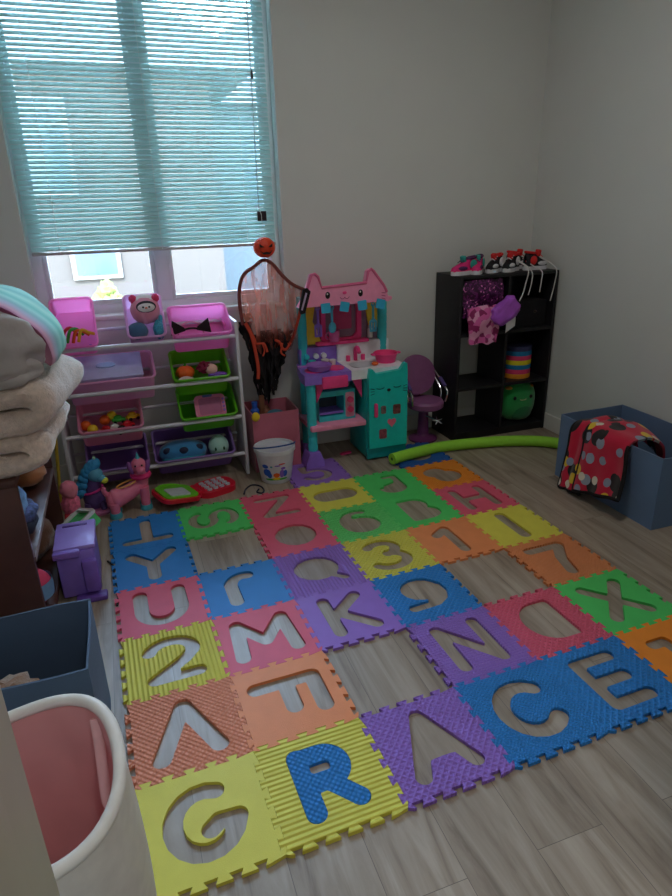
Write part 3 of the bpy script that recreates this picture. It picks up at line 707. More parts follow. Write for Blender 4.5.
for (q, nm) in ((d0 + Vector((-.012, -.03, 0)), 0), (d0 + Vector((-.012, .03, 0)), 0), (d1 + Vector((.015, -.026, 0)), 0), (d1 + Vector((.015, .026, 0)), 0)):
    lg = obj('leg', B().tube([(q.x, q.y, q.z - .01), (q.x, q.y, .012)], [.024, .021], 14), dp, dg)
    obj('paw', B().lathe([(0, 0), (.028, 0), (.029, .012), (.025, .026), (0, .028)], 16, (q.x, q.y, 0)), dt, lg)
# unicorn rocker
u0 = Vector((-.235, 2.915, 0))
un = thing('unicorn_figure', 'purple unicorn toy with blue mane on a pink rocker base', 'toy', u0)
obj('rocker_base', B().lathe([(0, 0), (.07, 0), (.082, .012), (.078, .024), (.03, .03), (0, .03)], 28, u0, sy=.6), C_('rocker_pink', (190, 110, 160), rough=.5), un)
obj('body', B().ell(u0 + Vector((.0, 0, .085)), (.05, .04, .062)).tube([u0 + Vector((0, 0, .11)), u0 + Vector((.012, -.005, .2))], [.036, .03], 14), C_('unicorn_purple', (96, 70, 130), rough=.5), un)
for sx in (-1, 1):
    for sy in (-1, 1): obj('leg', B().tube([u0 + Vector((.03 * sx, .02 * sy, .065)), u0 + Vector((.038 * sx, .022 * sy, .026))], [.017, .014], 10), C_('unicorn_purple', (96, 70, 130)), un)
obj('head', B().ell(u0 + Vector((.022, -.015, .205)), (.036, .032, .036)).ell(u0 + Vector((.045, -.03, .188)), (.022, .02, .018)), C_('unicorn_blue', (90, 160, 190), rough=.5), un)
obj('muzzle', B().ell(u0 + Vector((.06, -.036, .178)), (.018, .016, .015)), C_('muzzle_yellow', (214, 220, 70), rough=.5), un)
b = B()
for k in range(7):
    t = k / 6; b.ell(u0 + Vector((.03 - .095 * t, .0, .255 - .02 * t - .12 * t * t)), (.024, .03, .027))
    b.ell(u0 + Vector((.02 - .07 * t, -.012, .245 - .02 * t - .10 * t * t)), (.022, .022, .022))
obj('mane', b, C_('mane_blue', (50, 140, 190), rough=.5), un)
obj('horn', B().lathe([(.012, 0), (.006, .02), (.007, .026), (0, .034)], 10, u0 + Vector((.03, -.005, .262))), C_('horn_pale', (160, 190, 160)), un)
obj('harness', B().tube([u0 + Vector((.045 * cos(a), .042 * sin(a), .125 + .01 * cos(a))) for a in np.linspace(0, 2 * PI, 18)[:-1]], .006, 6, closed=True), C_('harness_pink', (200, 50, 130)), un)

# toy phone
pc = Vector((.245, 2.925, 0)); ang = math.atan2(.14, .39)
ph = thing('toy_phone', 'open red and green toy flip phone on the floor before the rack', 'toy phone', pc, ang)
Mp = Matrix.Identity(4)
redp = C_('phone_red', (206, 26, 50), rough=.35); grp = C_('phone_green', (110, 200, 40), rough=.35)
b = B(); b.prism([(x + .1, y) for x, y in rrect(.21, .165, .065, 8)], .03, Matrix.Identity(4)); obj('keypad_half', b, redp, ph, world=False)
obj('hinge', B().cyl((0, -.05, .026), (0, .05, .026), .016, seg=16), redp, ph, world=False)
ML = Matrix.Translation((-.01, 0, .012)) @ Matrix.Rotation(R(11), 4, 'Y')
obj('screen_half', B().prism(rrect(.20, .19, .04, 8, -.105, 0), .018, ML), redp, ph, world=False)
obj('screen_panel', B().prism(rrect(.18, .165, .035, 8, -.1, .006), .008, ML @ Matrix.Translation((0, 0, .018))), grp, ph, world=False)
obj('screen', B().prism(rrect(.105, .1, .014, 6, -.105, -.012), .004, ML @ Matrix.Translation((0, 0, .026))), C_('phone_screen', (196, 200, 206), rough=.3), ph, world=False)
obj('handle', B().tube([ML @ Vector((-.105 + .055 * cos(a), .085 + .03 * sin(a), .02)) for a in np.linspace(0, PI, 12)], .008, 8), grp, ph, world=False)
for i in range(4):
    for j in range(4):
        obj('key', B().prism(rrect(.024, .019, .006, 3, .05 + i * .034, -.046 + j * .031), .008, Matrix.Translation((0, 0, .03))), C_('key_silver', (186, 192, 202), rough=.35), ph, world=False)
# dark cord on the floor
pts = spline([at(244, 494, 2, .004), at(246, 489, 2, .004), at(252, 485, 2, .004), at(260, 486, 2, .004), at(264, 490, 2, .004), at(262, 493, 2, .004), at(257, 492, 2, .004), at(259, 489, 2, .006)], 8)
simple('elastic_cord', B().tube(pts, .004, 8), C_('navy_cord', (28, 30, 56), rough=.7), 'short navy blue cord curled on the floor by the red tile', 'cord', origin=(.53, 2.88, 0))

# ================================================================== PINK CUBE, BUCKET
pkf = mat('pink_fabric', (196, 104, 124), rough=.9, var=.08, scale=8, bump=.3, bscale=500, sheen=.3)
def fabric_cube(name, label, cat, x0, x1, y0, y1, h, m, min_, skew=0, th=.006):
    t = thing(name, label, cat, ((x0 + x1) / 2, (y0 + y1) / 2, 0))
    def wall(xa, xb, ya, yb_, bow):
        bb = B()
        def fn(u, v):
            x = xa + (xb - xa) * u; y = ya + (yb_ - ya) * u; n = Vector((yb_ - ya, -(xb - xa), 0)).normalized()
            k = bow * sin(PI * u) * (.3 + .7 * v)
            return Vector((x, y, v * h + .004 * noise.noise(Vector((u * 2, v, x)))*v)) + n * k
        bb.surf(fn, 12, 8, th); return bb
    for (a, b_, c, d, nm) in ((x0, x1, y0, y0, 'front_panel'), (x1, x1, y0, y1, 'right_panel'), (x1, x0, y1, y1, 'back_panel'), (x0, x0, y1, y0, 'left_panel')):
        obj(nm, wall(a, b_, c, d, skew), m, t, angle=60)
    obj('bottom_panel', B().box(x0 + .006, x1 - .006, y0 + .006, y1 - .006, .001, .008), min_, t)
    return t
pc_ = fabric_cube('fabric_storage_cube', 'dusty pink fabric storage cube between the rack and play kitchen', 'storage cube', .59, .845, 3.09, 3.345, .33, pkf, pkf, .004)
t = thing('bubble_bottle', 'blue and yellow bubble bottle leaning from the pink storage cube', 'bottle', (.625, 3.16, .01))
obj('bottle_body', B().lathe([(0, 0), (.024, 0), (.026, .01), (.026, .12), (.012, .14), (.012, .3), (0, .3)], 16, (.625, 3.16, .01)), yel, t)
obj('bottle_cap', B().lathe([(.02, .0), (.024, .004), (.024, .03), (.014, .04), (.016, .075), (0, .075)], 16, (.618, 3.15, .31)), blu, t)
obj('bottle_tag', B().ell((.605, 3.075, .325), (.022, .012, .026)), yel, t)
simple('wooden_paddle', B().box(.655, .685, 3.2, 3.215, .01, .40, .006), C_('wood_brown', (120, 74, 50), rough=.6, var=.2), 'brown wooden stick toy standing in the pink storage cube', 'toy', origin=(.67, 3.2, .01))
simple('toy_ball', B().ell((.745, 3.22, .245), (.07, .06, .06)), C_('steel_teal', (70, 120, 140), rough=.4), 'teal ball lying in the pink storage cube', 'ball', origin=(.745, 3.22, .185))
simple('soft_toy', B().ell((.68, 3.27, .27), (.06, .05, .05), disp=.3), C_('tan_soft', (150, 100, 80), rough=.9), 'tan soft toy at the back of the pink storage cube', 'plush toy', origin=(.68, 3.27, .22))

bc = Vector((.672, 2.975, 0))
bk = thing('bucket', 'white plastic bucket with a blue handle and colourful prints', 'bucket', bc)
bh, rb, rt = .19, .08, .103
obj('pail', B().lathe([(0, 0), (rb - .004, 0), (rb, .004), (rt, bh - .02), (rt + .006, bh - .02), (rt + .006, bh), (rt - .002, bh), (rb - .002, .008), (0, .006)], 40, bc), C_('bucket_white', (226, 228, 234), rough=.35, trans=.1), bk)
obj('lid', B().lathe([(rt - .004, bh - .012), (.05, bh - .014), (0, bh - .016)], 32, bc), C_('bucket_lid', (206, 212, 220), rough=.4), bk)
obj('handle', B().tube([bc + Vector((cos(a) * (rt + .01), sin(a) * (rt + .008) * .92, bh + .002 + .012 * abs(sin(a)))) for a in np.linspace(-.12 * PI, -.95 * PI, 20)] and [bc + Vector(((rt + .009) * cos(a), -(rt + .009) * sin(a) * .55, bh + .004 + .01 * sin(a))) for a in np.linspace(0, PI, 22)], .0042, 8), C_('handle_blue', (30, 76, 140), rough=.35), bk)
def decal(th0, z0, rx, rz_):
    def fn(u, v):
        a = th0 + rx * (2 * u - 1) / .085 * (math.sqrt(max(0, 1 - (2 * v - 1) ** 2)) + .02); z = z0 + rz_ * (2 * v - 1)
        r = rb + (rt - rb) * (z - .004) / (bh - .024) + .0006
        return bc + Vector((r * cos(a), r * sin(a), z))
    return fn
cam_a = math.atan2(-bc.y, -bc.x)
DEC = [((-.55, .07, .020, .022), 'blue'), ((-.62, .105, .016, .012), 'blue'), ((-.4, .055, .012, .018), 'blue'), ((.02, .055, .016, .014), 'orange'), ((.0, .035, .02, .008), 'yellow'), ((.35, .062, .012, .024), 'violet'), ((.42, .092, .012, .008), 'violet'), ((.55, .06, .013, .02), 'blue'), ((.1, .11, .014, .004), 'violet'), ((.35, .118, .016, .004), 'red'), ((-.25, .105, .006, .005), 'teal'), ((-.35, .03, .03, .006), 'green'), ((.3, .03, .035, .006), 'green')]
dm = {'blue': blu, 'orange': orange_, 'yellow': yel, 'violet': vio, 'red': red, 'teal': teal, 'green': grn2}
for (a, z, rx, rz_), cn in DEC:
    obj('printed_spot', B().surf(decal(cam_a + a, z, rx, rz_), 8, 8, -.0004), dm[cn], bk)

# ================================================================== HANGING DECORATION
gy = 3.2
hp = Vector((.74, gy, 1.165))
gh = thing('hanging_decoration', 'ragged black and orange hanging decoration with a pumpkin head before the window', 'decoration', (.74, gy, .37))
pm = C_('pumpkin_orange', (236, 72, 40), rough=.45, trans=.15)
obj('pumpkin_head', B().lathe([(0, -.049)] + [(.054 * sin(R(a)), -.05 * cos(R(a))) for a in range(12, 180, 12)] + [(0, .049)], 36, hp, fn=lambda a, r, z: Vector((r * cos(a) * (1 + .05 * cos(9 * a)), r * sin(a) * .8 * (1 + .05 * cos(9 * a)), z))), pm, gh)
yf = hp.y - .0455
b = B()
def plate(b, pts, y, d=.004): b.prism(pts, d, XZ(y)); return b
for s in (-1, 1): plate(b, [(hp.x + s * .010, hp.z + .004), (hp.x + s * .032, hp.z + .02), (hp.x + s * .03, hp.z + .004)][::s], yf + .012, .013)
obj('eye', b, blk, gh)
b = B(); plate(b, [(hp.x - .03, hp.z - .012), (hp.x - .018, hp.z - .022), (hp.x, hp.z - .018), (hp.x + .018, hp.z - .022), (hp.x + .03, hp.z - .012), (hp.x + .016, hp.z - .03), (hp.x - .016, hp.z - .03)], yf + .014, .015)
obj('mouth', b, blk, gh)
obj('hanging_cord', B().tube([hp + Vector((0, 0, .044)), (.752, 3.27, 1.32), (.76, YB - .006, 1.36)], .0012, 6), wht, gh)
obj('hang_tag', B().box(.752, .80, YB - .018, YB - .014, 1.287, 1.335, .001), C_('tag_dark', (44, 30, 38), rough=.6, var=.5, scale=90), gh)
# frame outline of the shoulders
SH = [(.600, .79), (.592, .90), (.598, .975), (.625, 1.04), (.68, 1.075), (.73, 1.105), (.775, 1.085), (.82, 1.03), (.87, .985), (.938, .957)]
shp = spline([Vector((x * (1 if x < .8 else 1 - .028 * (x - .8) / .138), gy - (0 if x < .8 else .13 * (x - .8) / .138), z)) for x, z in SH], 5)
brn = C_('frame_brown', (120, 56, 50), rough=.8)
obj('shoulder_edge', B().tube(shp, .009, 8), brn, gh)
gz = bpy.data.materials.new('orange_gauze'); gz.use_nodes = True; nt = gz.node_tree
pb = nt.nodes['Principled BSDF']; pb.inputs['Base Color'].default_value = (*lin((170, 86, 70)), 1); pb.inputs['Roughness'].default_value = .9
tl = nt.nodes.new('ShaderNodeBsdfTranslucent'); tl.inputs[0].default_value = (*lin((200, 110, 90)), 1); tpn = nt.nodes.new('ShaderNodeBsdfTransparent')
m1 = nt.nodes.new('ShaderNodeMixShader'); m1.inputs[0].default_value = .5; nt.links.new(pb.outputs[0], m1.inputs[1]); nt.links.new(tl.outputs[0], m1.inputs[2])
tcn = nt.nodes.new('ShaderNodeTexCoord'); wv = nt.nodes.new('ShaderNodeTexNoise'); wv.inputs['Scale'].default_value = 30
mpn = nt.nodes.new('ShaderNodeMapping'); mpn.inputs['Scale'].default_value = (1, 1, .25); nt.links.new(tcn.outputs['Object'], mpn.inputs[0]); nt.links.new(mpn.outputs[0], wv.inputs['Vector'])
rr_ = nt.nodes.new('ShaderNodeMapRange'); rr_.inputs['From Min'].default_value = .35; rr_.inputs['From Max'].default_value = .65; rr_.inputs['To Min'].default_value = .38; rr_.inputs['To Max'].default_value = .72
nt.links.new(wv.outputs['Fac'], rr_.inputs['Value'])
m2 = nt.nodes.new('ShaderNodeMixShader'); nt.links.new(rr_.outputs[0], m2.inputs[0]); nt.links.new(tpn.outputs[0], m2.inputs[1]); nt.links.new(m1.outputs[0], m2.inputs[2]); nt.links.new(m2.outputs[0], nt.nodes['Material Output'].inputs[0])
def topz(x):
    for a, c in zip(shp, shp[1:]):
        if a.x <= x <= c.x and c.x > a.x: return a.z + (c.z - a.z) * (x - a.x) / (c.x - a.x)
    return .96
def gauze(u, v):
    x = .602 + .305 * u; zt = topz(x); xb = x * .84 + .74 * .16
    zb = .66 + .03 * sin(u * 21); yt = gy - (0 if x < .8 else .13 * (x - .8) / .138)
    return Vector((x + (xb - x) * v, yt + (gy - yt) * v + .012 * sin(u * 26) * (.3 + v) - .01 * sin(PI * u), zt + (zb - zt) * v))
obj('gauze_shroud', B().surf(gauze, 48, 12), gz, gh, angle=80)
ob = C_('orange_fringe', (200, 70, 46), rough=.8)
b = B()
for pts, yo, r in (([(.905, .955), (.895, .86), (.875, .76), (.85, .68), (.835, .665)], -.06, .008), ([(.61, .80), (.635, .74), (.65, .66), (.66, .56), (.655, .50)], -.02, .009), ([(.615, .80), (.65, .72), (.66, .69), (.70, .685), (.715, .64)], -.02, .006), ([(.76, .70), (.785, .685), (.80, .65), (.82, .645), (.845, .68)], -.02, .007), ([(.80, .68), (.79, .63), (.81, .61)], -.02, .005), ([(.69, .69), (.70, .65), (.69, .62)], -.02, .004)):
    b.tube(spline([Vector((x, gy + yo * (1 if yo > -.05 else (z - .66) / .3 * 1.8), z)) for x, z in pts], 6), r, 8, flat=.5)
obj('orange_fringe', b, ob, gh)
b = B(); q = Vector((.622, gy - .012, .825)); b.ell(q, (.016, .01, .018))
for k in range(4): b.tube(spline([q + Vector((.003 + .007 * k - .012, -.004, .01)), q + Vector((-.02 + .012 * k, -.016, .026)), q + Vector((-.018 + .013 * k, -.022, .006))], 4), .0035, 6)
b.tube(spline([q + Vector((.012, 0, 0)), q + Vector((.026, -.012, .004)), q + Vector((.03, -.016, -.012))], 4), .0035, 6)
obj('hand', b, C_('bony_hand', (190, 120, 100), rough=.7), gh)
blkc = mat('black_rag', (26, 22, 26), rough=.95, var=.2, scale=40)
b = B(); rnd = random.Random(3)
for k in range(44):
    u = (k % 22) / 21; x = .602 + .262 * u + rnd.uniform(-.01, .01); ctr_ = max(0, 1 - abs(u - .45) * 1.75)
    zt = (.80 if u < .12 else .72 + rnd.uniform(-.03, .03)); zb = zt - .10 - .26 * ctr_ ** .8 * rnd.uniform(.6, 1.15) - (.1 if u < .2 else 0)
    w = rnd.uniform(.010, .019); ph_ = rnd.uniform(0, 6); dy = rnd.uniform(-.02, .028); xm = x + (.71 - x) * .42
    def strip(a, c, x=x, zt=zt, zb=zb, w=w, ph_=ph_, dy=dy, xm=xm):
        z = zt + (zb - zt) * c; xx = x + (xm - x) * c + .007 * sin(ph_ + c * 9); ww = w * (1 - .55 * c) * (1 + .45 * sin(c * 23 + ph_))
        return Vector((xx + ww * (a - .5) * 2, gy + .012 + dy + .01 * sin(ph_ * 2 + c * 6) + .006 * sin(a * 3), z))
    b.surf(strip, 3, 14, .0015)
obj('tattered_cloth', b, blkc, gh, angle=80)
b = B(); b.prism([(x - .044, z) for x, z in [(.928, .965), (.952, .972), (.968, .955), (.935, .85), (.912, .845), (.908, .87)]], .02, XZ(3.055)); obj('sleeve', b, blkc, gh)
b = B(); b.prism([(x - .048, z) for x, z in [(.945, .952), (.953, .948), (.925, .865), (.917, .868)]], .003, XZ(3.0345)); obj('sleeve_stripe', b, C_('pale_stripe', (190, 170, 200)), gh)

# ================================================================== PLAY KITCHEN
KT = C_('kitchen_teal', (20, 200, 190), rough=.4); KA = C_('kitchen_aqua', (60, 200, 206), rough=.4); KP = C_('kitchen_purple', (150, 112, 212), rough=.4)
KK = C_('kitchen_pink', (250, 154, 188), rough=.45); KH = C_('kitchen_hot_pink', (250, 70, 140), rough=.45); KW = C_('kitchen_white', (240, 240, 244), rough=.4); KY = C_('kitchen_yellow', (244, 210, 60), rough=.5)
kt = thing('play_kitchen', 'pink, teal and purple cat-themed play kitchen against the back wall', 'play kitchen', (1.16, 3.16, 0))
zb = .0112
# front left leg on purple foot, rear legs and upper posts
obj('foot', B().prism([(-.052, 0), (.052, 0), (.05, .03), (.03, .085), (-.03, .085), (-.05, .03)], .1, XZ(3.105, .905, zb)), KP, kt)
for (x, y, z0, z1, r) in ((.907, 3.055, .095, .475, .027), (.935, 3.265, zb, .9, .026), (1.412, 3.27, .51, .9, .028)):
    b = B(); n = 9; prof = []
    b.lathe([(0, z0)] + [q for k in range(n) for q in ((r * .94, z0 + (z1 - z0) * k / n), (r, z0 + (z1 - z0) * (k + .2) / n), (r, z0 + (z1 - z0) * (k + .8) / n))] + [(r * .94, z1), (0, z1)], 18, (x, y, 0))
    obj('post', b, KA, kt)
obj('rear_foot', B().box(.905, .965, 3.235, 3.31, 0, .07, .01), KP, kt)
obj('stove_counter', B().prism([(.868, 3.02), (1.128, 3.02), (1.128, 3.30), (.905, 3.30), (.868, 3.10)], .055, Matrix.Translation((0, 0, .475))), KP, kt)
obj('drawer', B().box(.962, 1.105, 3.005, 3.03, .448, .512, .006), KH, kt)
for (x, y) in ((.945, 3.10), (1.065, 3.11)): obj('burner', B().lathe([(0, .53), (.052, .53), (.052, .536), (.03, .538), (0, .536)], 24, (x, y, 0)), KH, kt)
obj('stove_backsplash', B().box(.91, 1.128, 3.245, 3.30, .525, .625, .01), KP, kt)
for x, m in ((.945, KA), (1.0, KW), (1.045, KW)): obj('knob', B().cyl((x, 3.246, .578), (x, 3.224, .578), .015, seg=16), m, kt)
# sink counter with a real basin
b = B(); b.prism([(1.128, 3.012), (1.45, 3.012), (1.45, 3.30), (1.128, 3.30)], .05, Matrix.Translation((0, 0, .48)), [rrect(.15, .13, .03, 5, 1.235, 3.13)]); obj('sink_counter', b, KW, kt)
obj('basin', B().lathe([(.088, .53), (.085, .525), (.075, .487), (0, .485)], 24, (1.235, 3.13, 0), sx=.86, sy=.75), C_('basin_white', (208, 208, 214)), kt)
obj('sink_backsplash', B().box(1.128, 1.45, 3.25, 3.30, .525, .635, .012), KW, kt)
fc = obj('faucet', B().tube(spline([(1.235, 3.235, .53), (1.235, 3.235, .59), (1.235, 3.205, .608), (1.235, 3.175, .585)], 6), .011, 10).cyl((1.19, 3.235, .53), (1.19, 3.235, .56), .012).cyl((1.28, 3.235, .53), (1.28, 3.235, .56), .012), KH, kt)
# fridge
obj('fridge', B().box(1.21, 1.444, 3.02, 3.29, zb, .48, .012), C_('fridge_teal', (24, 180, 174), rough=.4), kt)
obj('fridge_base', B().box(1.207, 1.448, 3.0, 3.03, zb, .075, .006), C_('fridge_dark_teal', (14, 150, 154), rough=.4), kt)
dr = [(x - .014 if x < 1.35 else x - .028, z) for x, z in [(1.228, .08), (1.470, .08), (1.470, .50), (1.466, .548), (1.455, .548), (1.425, .515), (1.273, .505), (1.25, .532), (1.235, .532), (1.228, .49)]]
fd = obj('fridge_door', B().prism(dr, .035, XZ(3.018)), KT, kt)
yd = 2.983
obj('door_handle', B().box(1.24, 1.26, yd - .022, yd, .265, .345, .008), KH, fd)
b = B(); 
for x in (1.28, 1.38): b.tube([(x + .022 * cos(a), yd - .001, .428 - .008 * sin(a)) for a in np.linspace(0, PI, 9)], .002, 6)
for s in (-1, 1):
    for k in (-1, 0, 1): b.tube([(1.33 + s * .085, yd - .001, .41 + .012 * k), (1.33 + s * .108, yd - .001, .41 + .018 * k)], .0018, 6)
obj('face_lines', b, C_('teal_line', (6, 70, 80)), fd)
obj('nose', B().ell((1.33, yd - .001, .41), (.011, .006, .008)), blk, fd)
for (x, z, w, h_, m) in ((1.298, .30, .03, .045, C_('magnet_cream', (120, 100, 96), var=.5, scale=70)), (1.378, .295, .045, .055, C_('magnet_brown', (110, 60, 60), var=.6, scale=60)), (1.295, .16, .045, .055, C_('magnet_rose', (140, 70, 84), var=.5, scale=60))):
    obj('sticker', B().prism(rrect(w, h_, .008, 3), .003, XZ(yd, x, z)), m, fd)
hs_ = [(.0, -.024)] + [(.026 * sin(a) ** 3, .0018 * (13 * cos(a) - 5 * cos(2 * a) - 2 * cos(3 * a) - cos(4 * a))) for a in np.linspace(PI - .3, -PI + .3, 22)]
obj('sticker', B().prism(hs_, .003, XZ(yd, 1.348, .222)), C_('magnet_heart', (236, 110, 140)), fd)
# lower shelf and braces
obj('lower_shelf', B().box(.89, 1.209, 3.01, 3.28, .213, .245, .008), KK, kt)
for (x, s) in ((.94, 1), (1.2, -1)): obj('brace', B().prism([(0, 0), (.055 * s, 0), (.0, -.11)][::s], .02, XZ(3.075, x, .474)), KH, kt)
# back panel with window frame and yellow curtains
obj('back_panel', B().box(.94, 1.40, 3.285, 3.292, .63, .92), C_('kitchen_mauve', (150, 120, 140), rough=.6), kt)
wf = obj('serving_window', B().prism(rrect(.24, .27, .05, 6, 1.165, .755), .02, XZ(3.285), [rrect(.185, .2, .04, 6, 1.165, .76)]), KH, kt)
obj('window_board', B().prism(rrect(.11, .13, .01, 4, 1.175, .77), .008, XZ(3.285)), C_('board_pink', (196, 70, 116)), kt)
obj('ledge', B().box(1.01, 1.32, 3.235, 3.285, .628, .648, .006), KH, kt)
for pts in ([(.95, .635), (1.045, .635), (1.03, .70), (1.0, .76), (1.015, .84), (1.02, .9), (.95, .9)], [(1.385, .70), (1.335, .70), (1.32, .78), (1.30, .9), (1.39, .9)]): obj('curtain', B().prism(pts, .012, XZ(3.285)), KY, kt)
# cat-shaped roof sign
rx = lambda x: .868 + (x - .842) * .502 / .57
RF = [(rx(x), z) for x, z in [(.842, .872), (1.412, .872), (1.395, .92), (1.375, .955), (1.31, 1.03), (1.295, 1.042), (1.275, 1.03), (1.262, .975), (.985, .965), (.965, 1.02), (.945, 1.035), (.925, 1.03), (.90, .97), (.868, .905)]]
rf = obj('roof_sign', B().prism([(x, z) for x, z in RF], .05, XZ(3.12)), KK, kt)
obj('roof_canopy', B().box(.93, 1.40, 3.10, 3.30, .872, .892, .006), KK, kt)
obj('roof_rim', B().tube([(x, 3.072, z) for x, z in RF[2:]], .008, 8), C_('kitchen_rose', (226, 104, 146), rough=.45), kt)
yr = 3.07
for x in (rx(1.02), rx(1.225)):
    e1 = obj('eye', B().ell((x, yr, .925), (.013, .004, .018)), blk, rf); obj('eye_glint', B().ell((x - .003, yr - .004, .932), (.004, .002, .005)), wht, e1)
obj('nose', B().ell((rx(1.125), yr, .932), (.012, .004, .008)), KH, rf)
b = B(); 
for s in (-1, 1): b.tube([(rx(1.125) + s * .012 + .012 * cos(a), yr - .001, .912 - .01 * sin(a)) for a in np.linspace(0, PI, 9)], .0016, 6)
for k in (-1, 0, 1): b.tube([(rx(1.36), yr - .001, .905 + .014 * k), (rx(1.385), yr - .001, .9 + .016 * k)], .0016, 6)
obj('mouth', b, C_('rose_line', (170, 60, 100)), rf)
for k, x in enumerate((1.01, 1.113, 1.212, 1.315)): 
    a = (.05, -.2, .1, -.25)[k]; M = XZ(3.066, x, .862) @ Matrix.Rotation(a, 4, 'Z')
    obj('bunting_flag', B().prism(rrect(.05, .05, .004, 2), .004, M), C_('flag_blue', (56, 176, 214), rough=.6), kt)
obj('hook_bar', B().cyl((.95, 3.2, .858), (1.4, 3.2, .858), .006, seg=10), KH, kt)
def utensil(name, label, x, zt, ln, m, kind):
    t = thing(name, label, 'toy utensil', (x, 3.19, zt - ln), 0, 'toy utensils hanging in the play kitchen')
    obj('handle', B().tube([(x, 3.19, zt), (x, 3.19, zt - ln * .55)], .007, 10).tube([(x + .01 * cos(a), 3.19, zt + .01 * sin(a)) for a in np.linspace(0, 2 * PI, 12)[:-1]], .004, 6, closed=True), m, t)
    zc = zt - ln * .76
    if kind == 0: obj('blade', B().prism([(-.02, -ln * .24), (.02, -ln * .24), (.022, ln * .15), (.008, ln * .24), (-.008, ln * .24), (-.022, ln * .15)], .006, XZ(3.193, x, zc), [rrect(.006, ln * .28, .002, 2, -.008, -.005), rrect(.006, ln * .28, .002, 2, .008, -.005)]), m, t)
    else: obj('bowl', B().ell((x, 3.188, zc), (.022, .01, ln * .22)), m, t)
utensil('toy_spatula', 'purple slotted spatula hanging at the left of the play kitchen', 1.005, .842, .15, KP, 0)
utensil('toy_spoon', 'light blue spoon hanging before the pink serving window', 1.085, .842, .14, C_('utensil_blue', (90, 200, 232), rough=.4), 1)
utensil('toy_turner', 'blue slotted turner hanging at the right of the play kitchen', 1.325, .842, .15, C_('utensil_blue', (90, 200, 232)), 0)
# oven on the shelf
ov = thing('toy_oven', 'teal toy oven on the pink lower shelf of the play kitchen', 'toy oven', (1.05, 3.13, .246))
b = B(); b.prism([(.955, .246), (1.165, .246), (1.165, .415), (.955, .415)], .15, XZ(3.22), [rrect(.145, .11, .012, 4, 1.028, .33)]); obj('oven_body', b, KA, ov)
obj('oven_back', B().box(.96, 1.16, 3.20, 3.215, .25, .41), C_('oven_inside', (60, 70, 84)), ov)
obj('oven_rack', B().box(.96, 1.098, 3.075, 3.19, .285, .292), KP, ov)
obj('control_panel', B().prism(rrect(.05, .14, .01, 4, 1.133, .33), .006, XZ(3.07)), C_('panel_rose', (214, 140, 160)), ov)
for z in (.36, .305): obj('dial', B().cyl((1.133, 3.064, z), (1.133, 3.05, z), .017, seg=18), C_('dial_red', (214, 60, 110)), ov)
# cookware
mg = thing('toy_mug', 'pink toy mug on the ledge of the play kitchen window', 'toy mug', (1.108, 3.235, .648))
obj('cup', B().lathe([(0, .0), (.026, 0), (.029, .01), (.031, .062), (.028, .062), (.025, .008), (0, .006)], 22, (1.112, 3.24, .648)), C_('mug_pink', (228, 110, 170), rough=.4), mg)
obj('handle', B().tube([(1.08 - .017 * sin(a), 3.24, .681 + .018 * cos(a)) for a in np.linspace(0, PI, 10)], .004, 8), C_('mug_pink', (228, 110, 170)), mg)
pn = thing('toy_pan', 'purple toy frying pan on the left burner of the play kitchen', 'toy pan', (.96, 3.09, .538))
obj('pan_body', B().lathe([(0, 0), (.058, 0), (.07, .028), (.066, .028), (.056, .004), (0, .004)], 26, (.97, 3.09, .5385)), C_('pan_purple', (166, 112, 196), rough=.4), pn)
obj('pan_handle', B().box(.85, .907, 3.078, 3.102, .556, .567, .004), C_('pan_purple', (166, 112, 196)), pn)
pt = thing('toy_pot', 'hot pink toy pot at the right end of the play kitchen sink', 'toy pot', (1.395, 3.13, .53))
obj('pot_body', B().lathe([(0, 0), (.052, 0), (.064, .045), (.07, .05), (.066, .054), (.05, .004), (0, .004)], 26, (1.375, 3.13, .531)), KH, pt)
for s in (-1, 1): obj('pot_handle', B().box(1.375 + s * .072 - .014, 1.375 + s * .072 + .014, 3.115, 3.145, .572, .582, .003), KH, pt)
sh_ = thing('toy_shaker', 'white toy shaker standing on the sink ledge of the play kitchen', 'toy shaker', (1.345, 3.265, .648))
obj('shaker_body', B().lathe([(0, 0), (.015, 0), (.015, .045), (.012, .052), (0, .052)], 16, (1.335, 3.262, .648 - .0)), wht, sh_); obj('shaker_cap', B().lathe([(.0125, .052), (.0125, .064), (.006, .07), (0, .07)], 16, (1.335, 3.262, .648)), C_('cap_grey', (190, 190, 196)), sh_)
simple('toy_slice', B().ell((1.285, 3.07, .542), (.02, .014, .011)), orange_, 'small orange toy food beside the pink pot', 'toy food', origin=(1.31, 3.1, .53))
for i, (x, y, m, lb) in enumerate(((1.03, 3.17, wht, 'white'), (1.075, 3.175, wht, 'second white'), (.965, 3.20, KA, 'teal'))):
    simple('toy_cup', B().lathe([(0, 0), (.016, 0), (.022, .032), (.019, .032), (.013, .004), (0, .004)], 18, (x, y, .531 if y > 3.17 else .5385)), m, ('%s small cup behind the purple pan on the play kitchen' % lb) if i != 1 else 'white cup nearest the pink sink faucet on the purple stove', 'toy cup', 'small cups on the play stove', origin=(x, y, .531))
simple('plastic_piece', B().prism(rrect(.07, .025, .008, 4), .008, Matrix.Translation((1.135, 3.16, 0)) @ Matrix.Rotation(.2, 4, 'Z')), KH, 'flat red plastic piece on the floor under the play kitchen', 'toy piece', origin=(1.135, 3.16, 0))

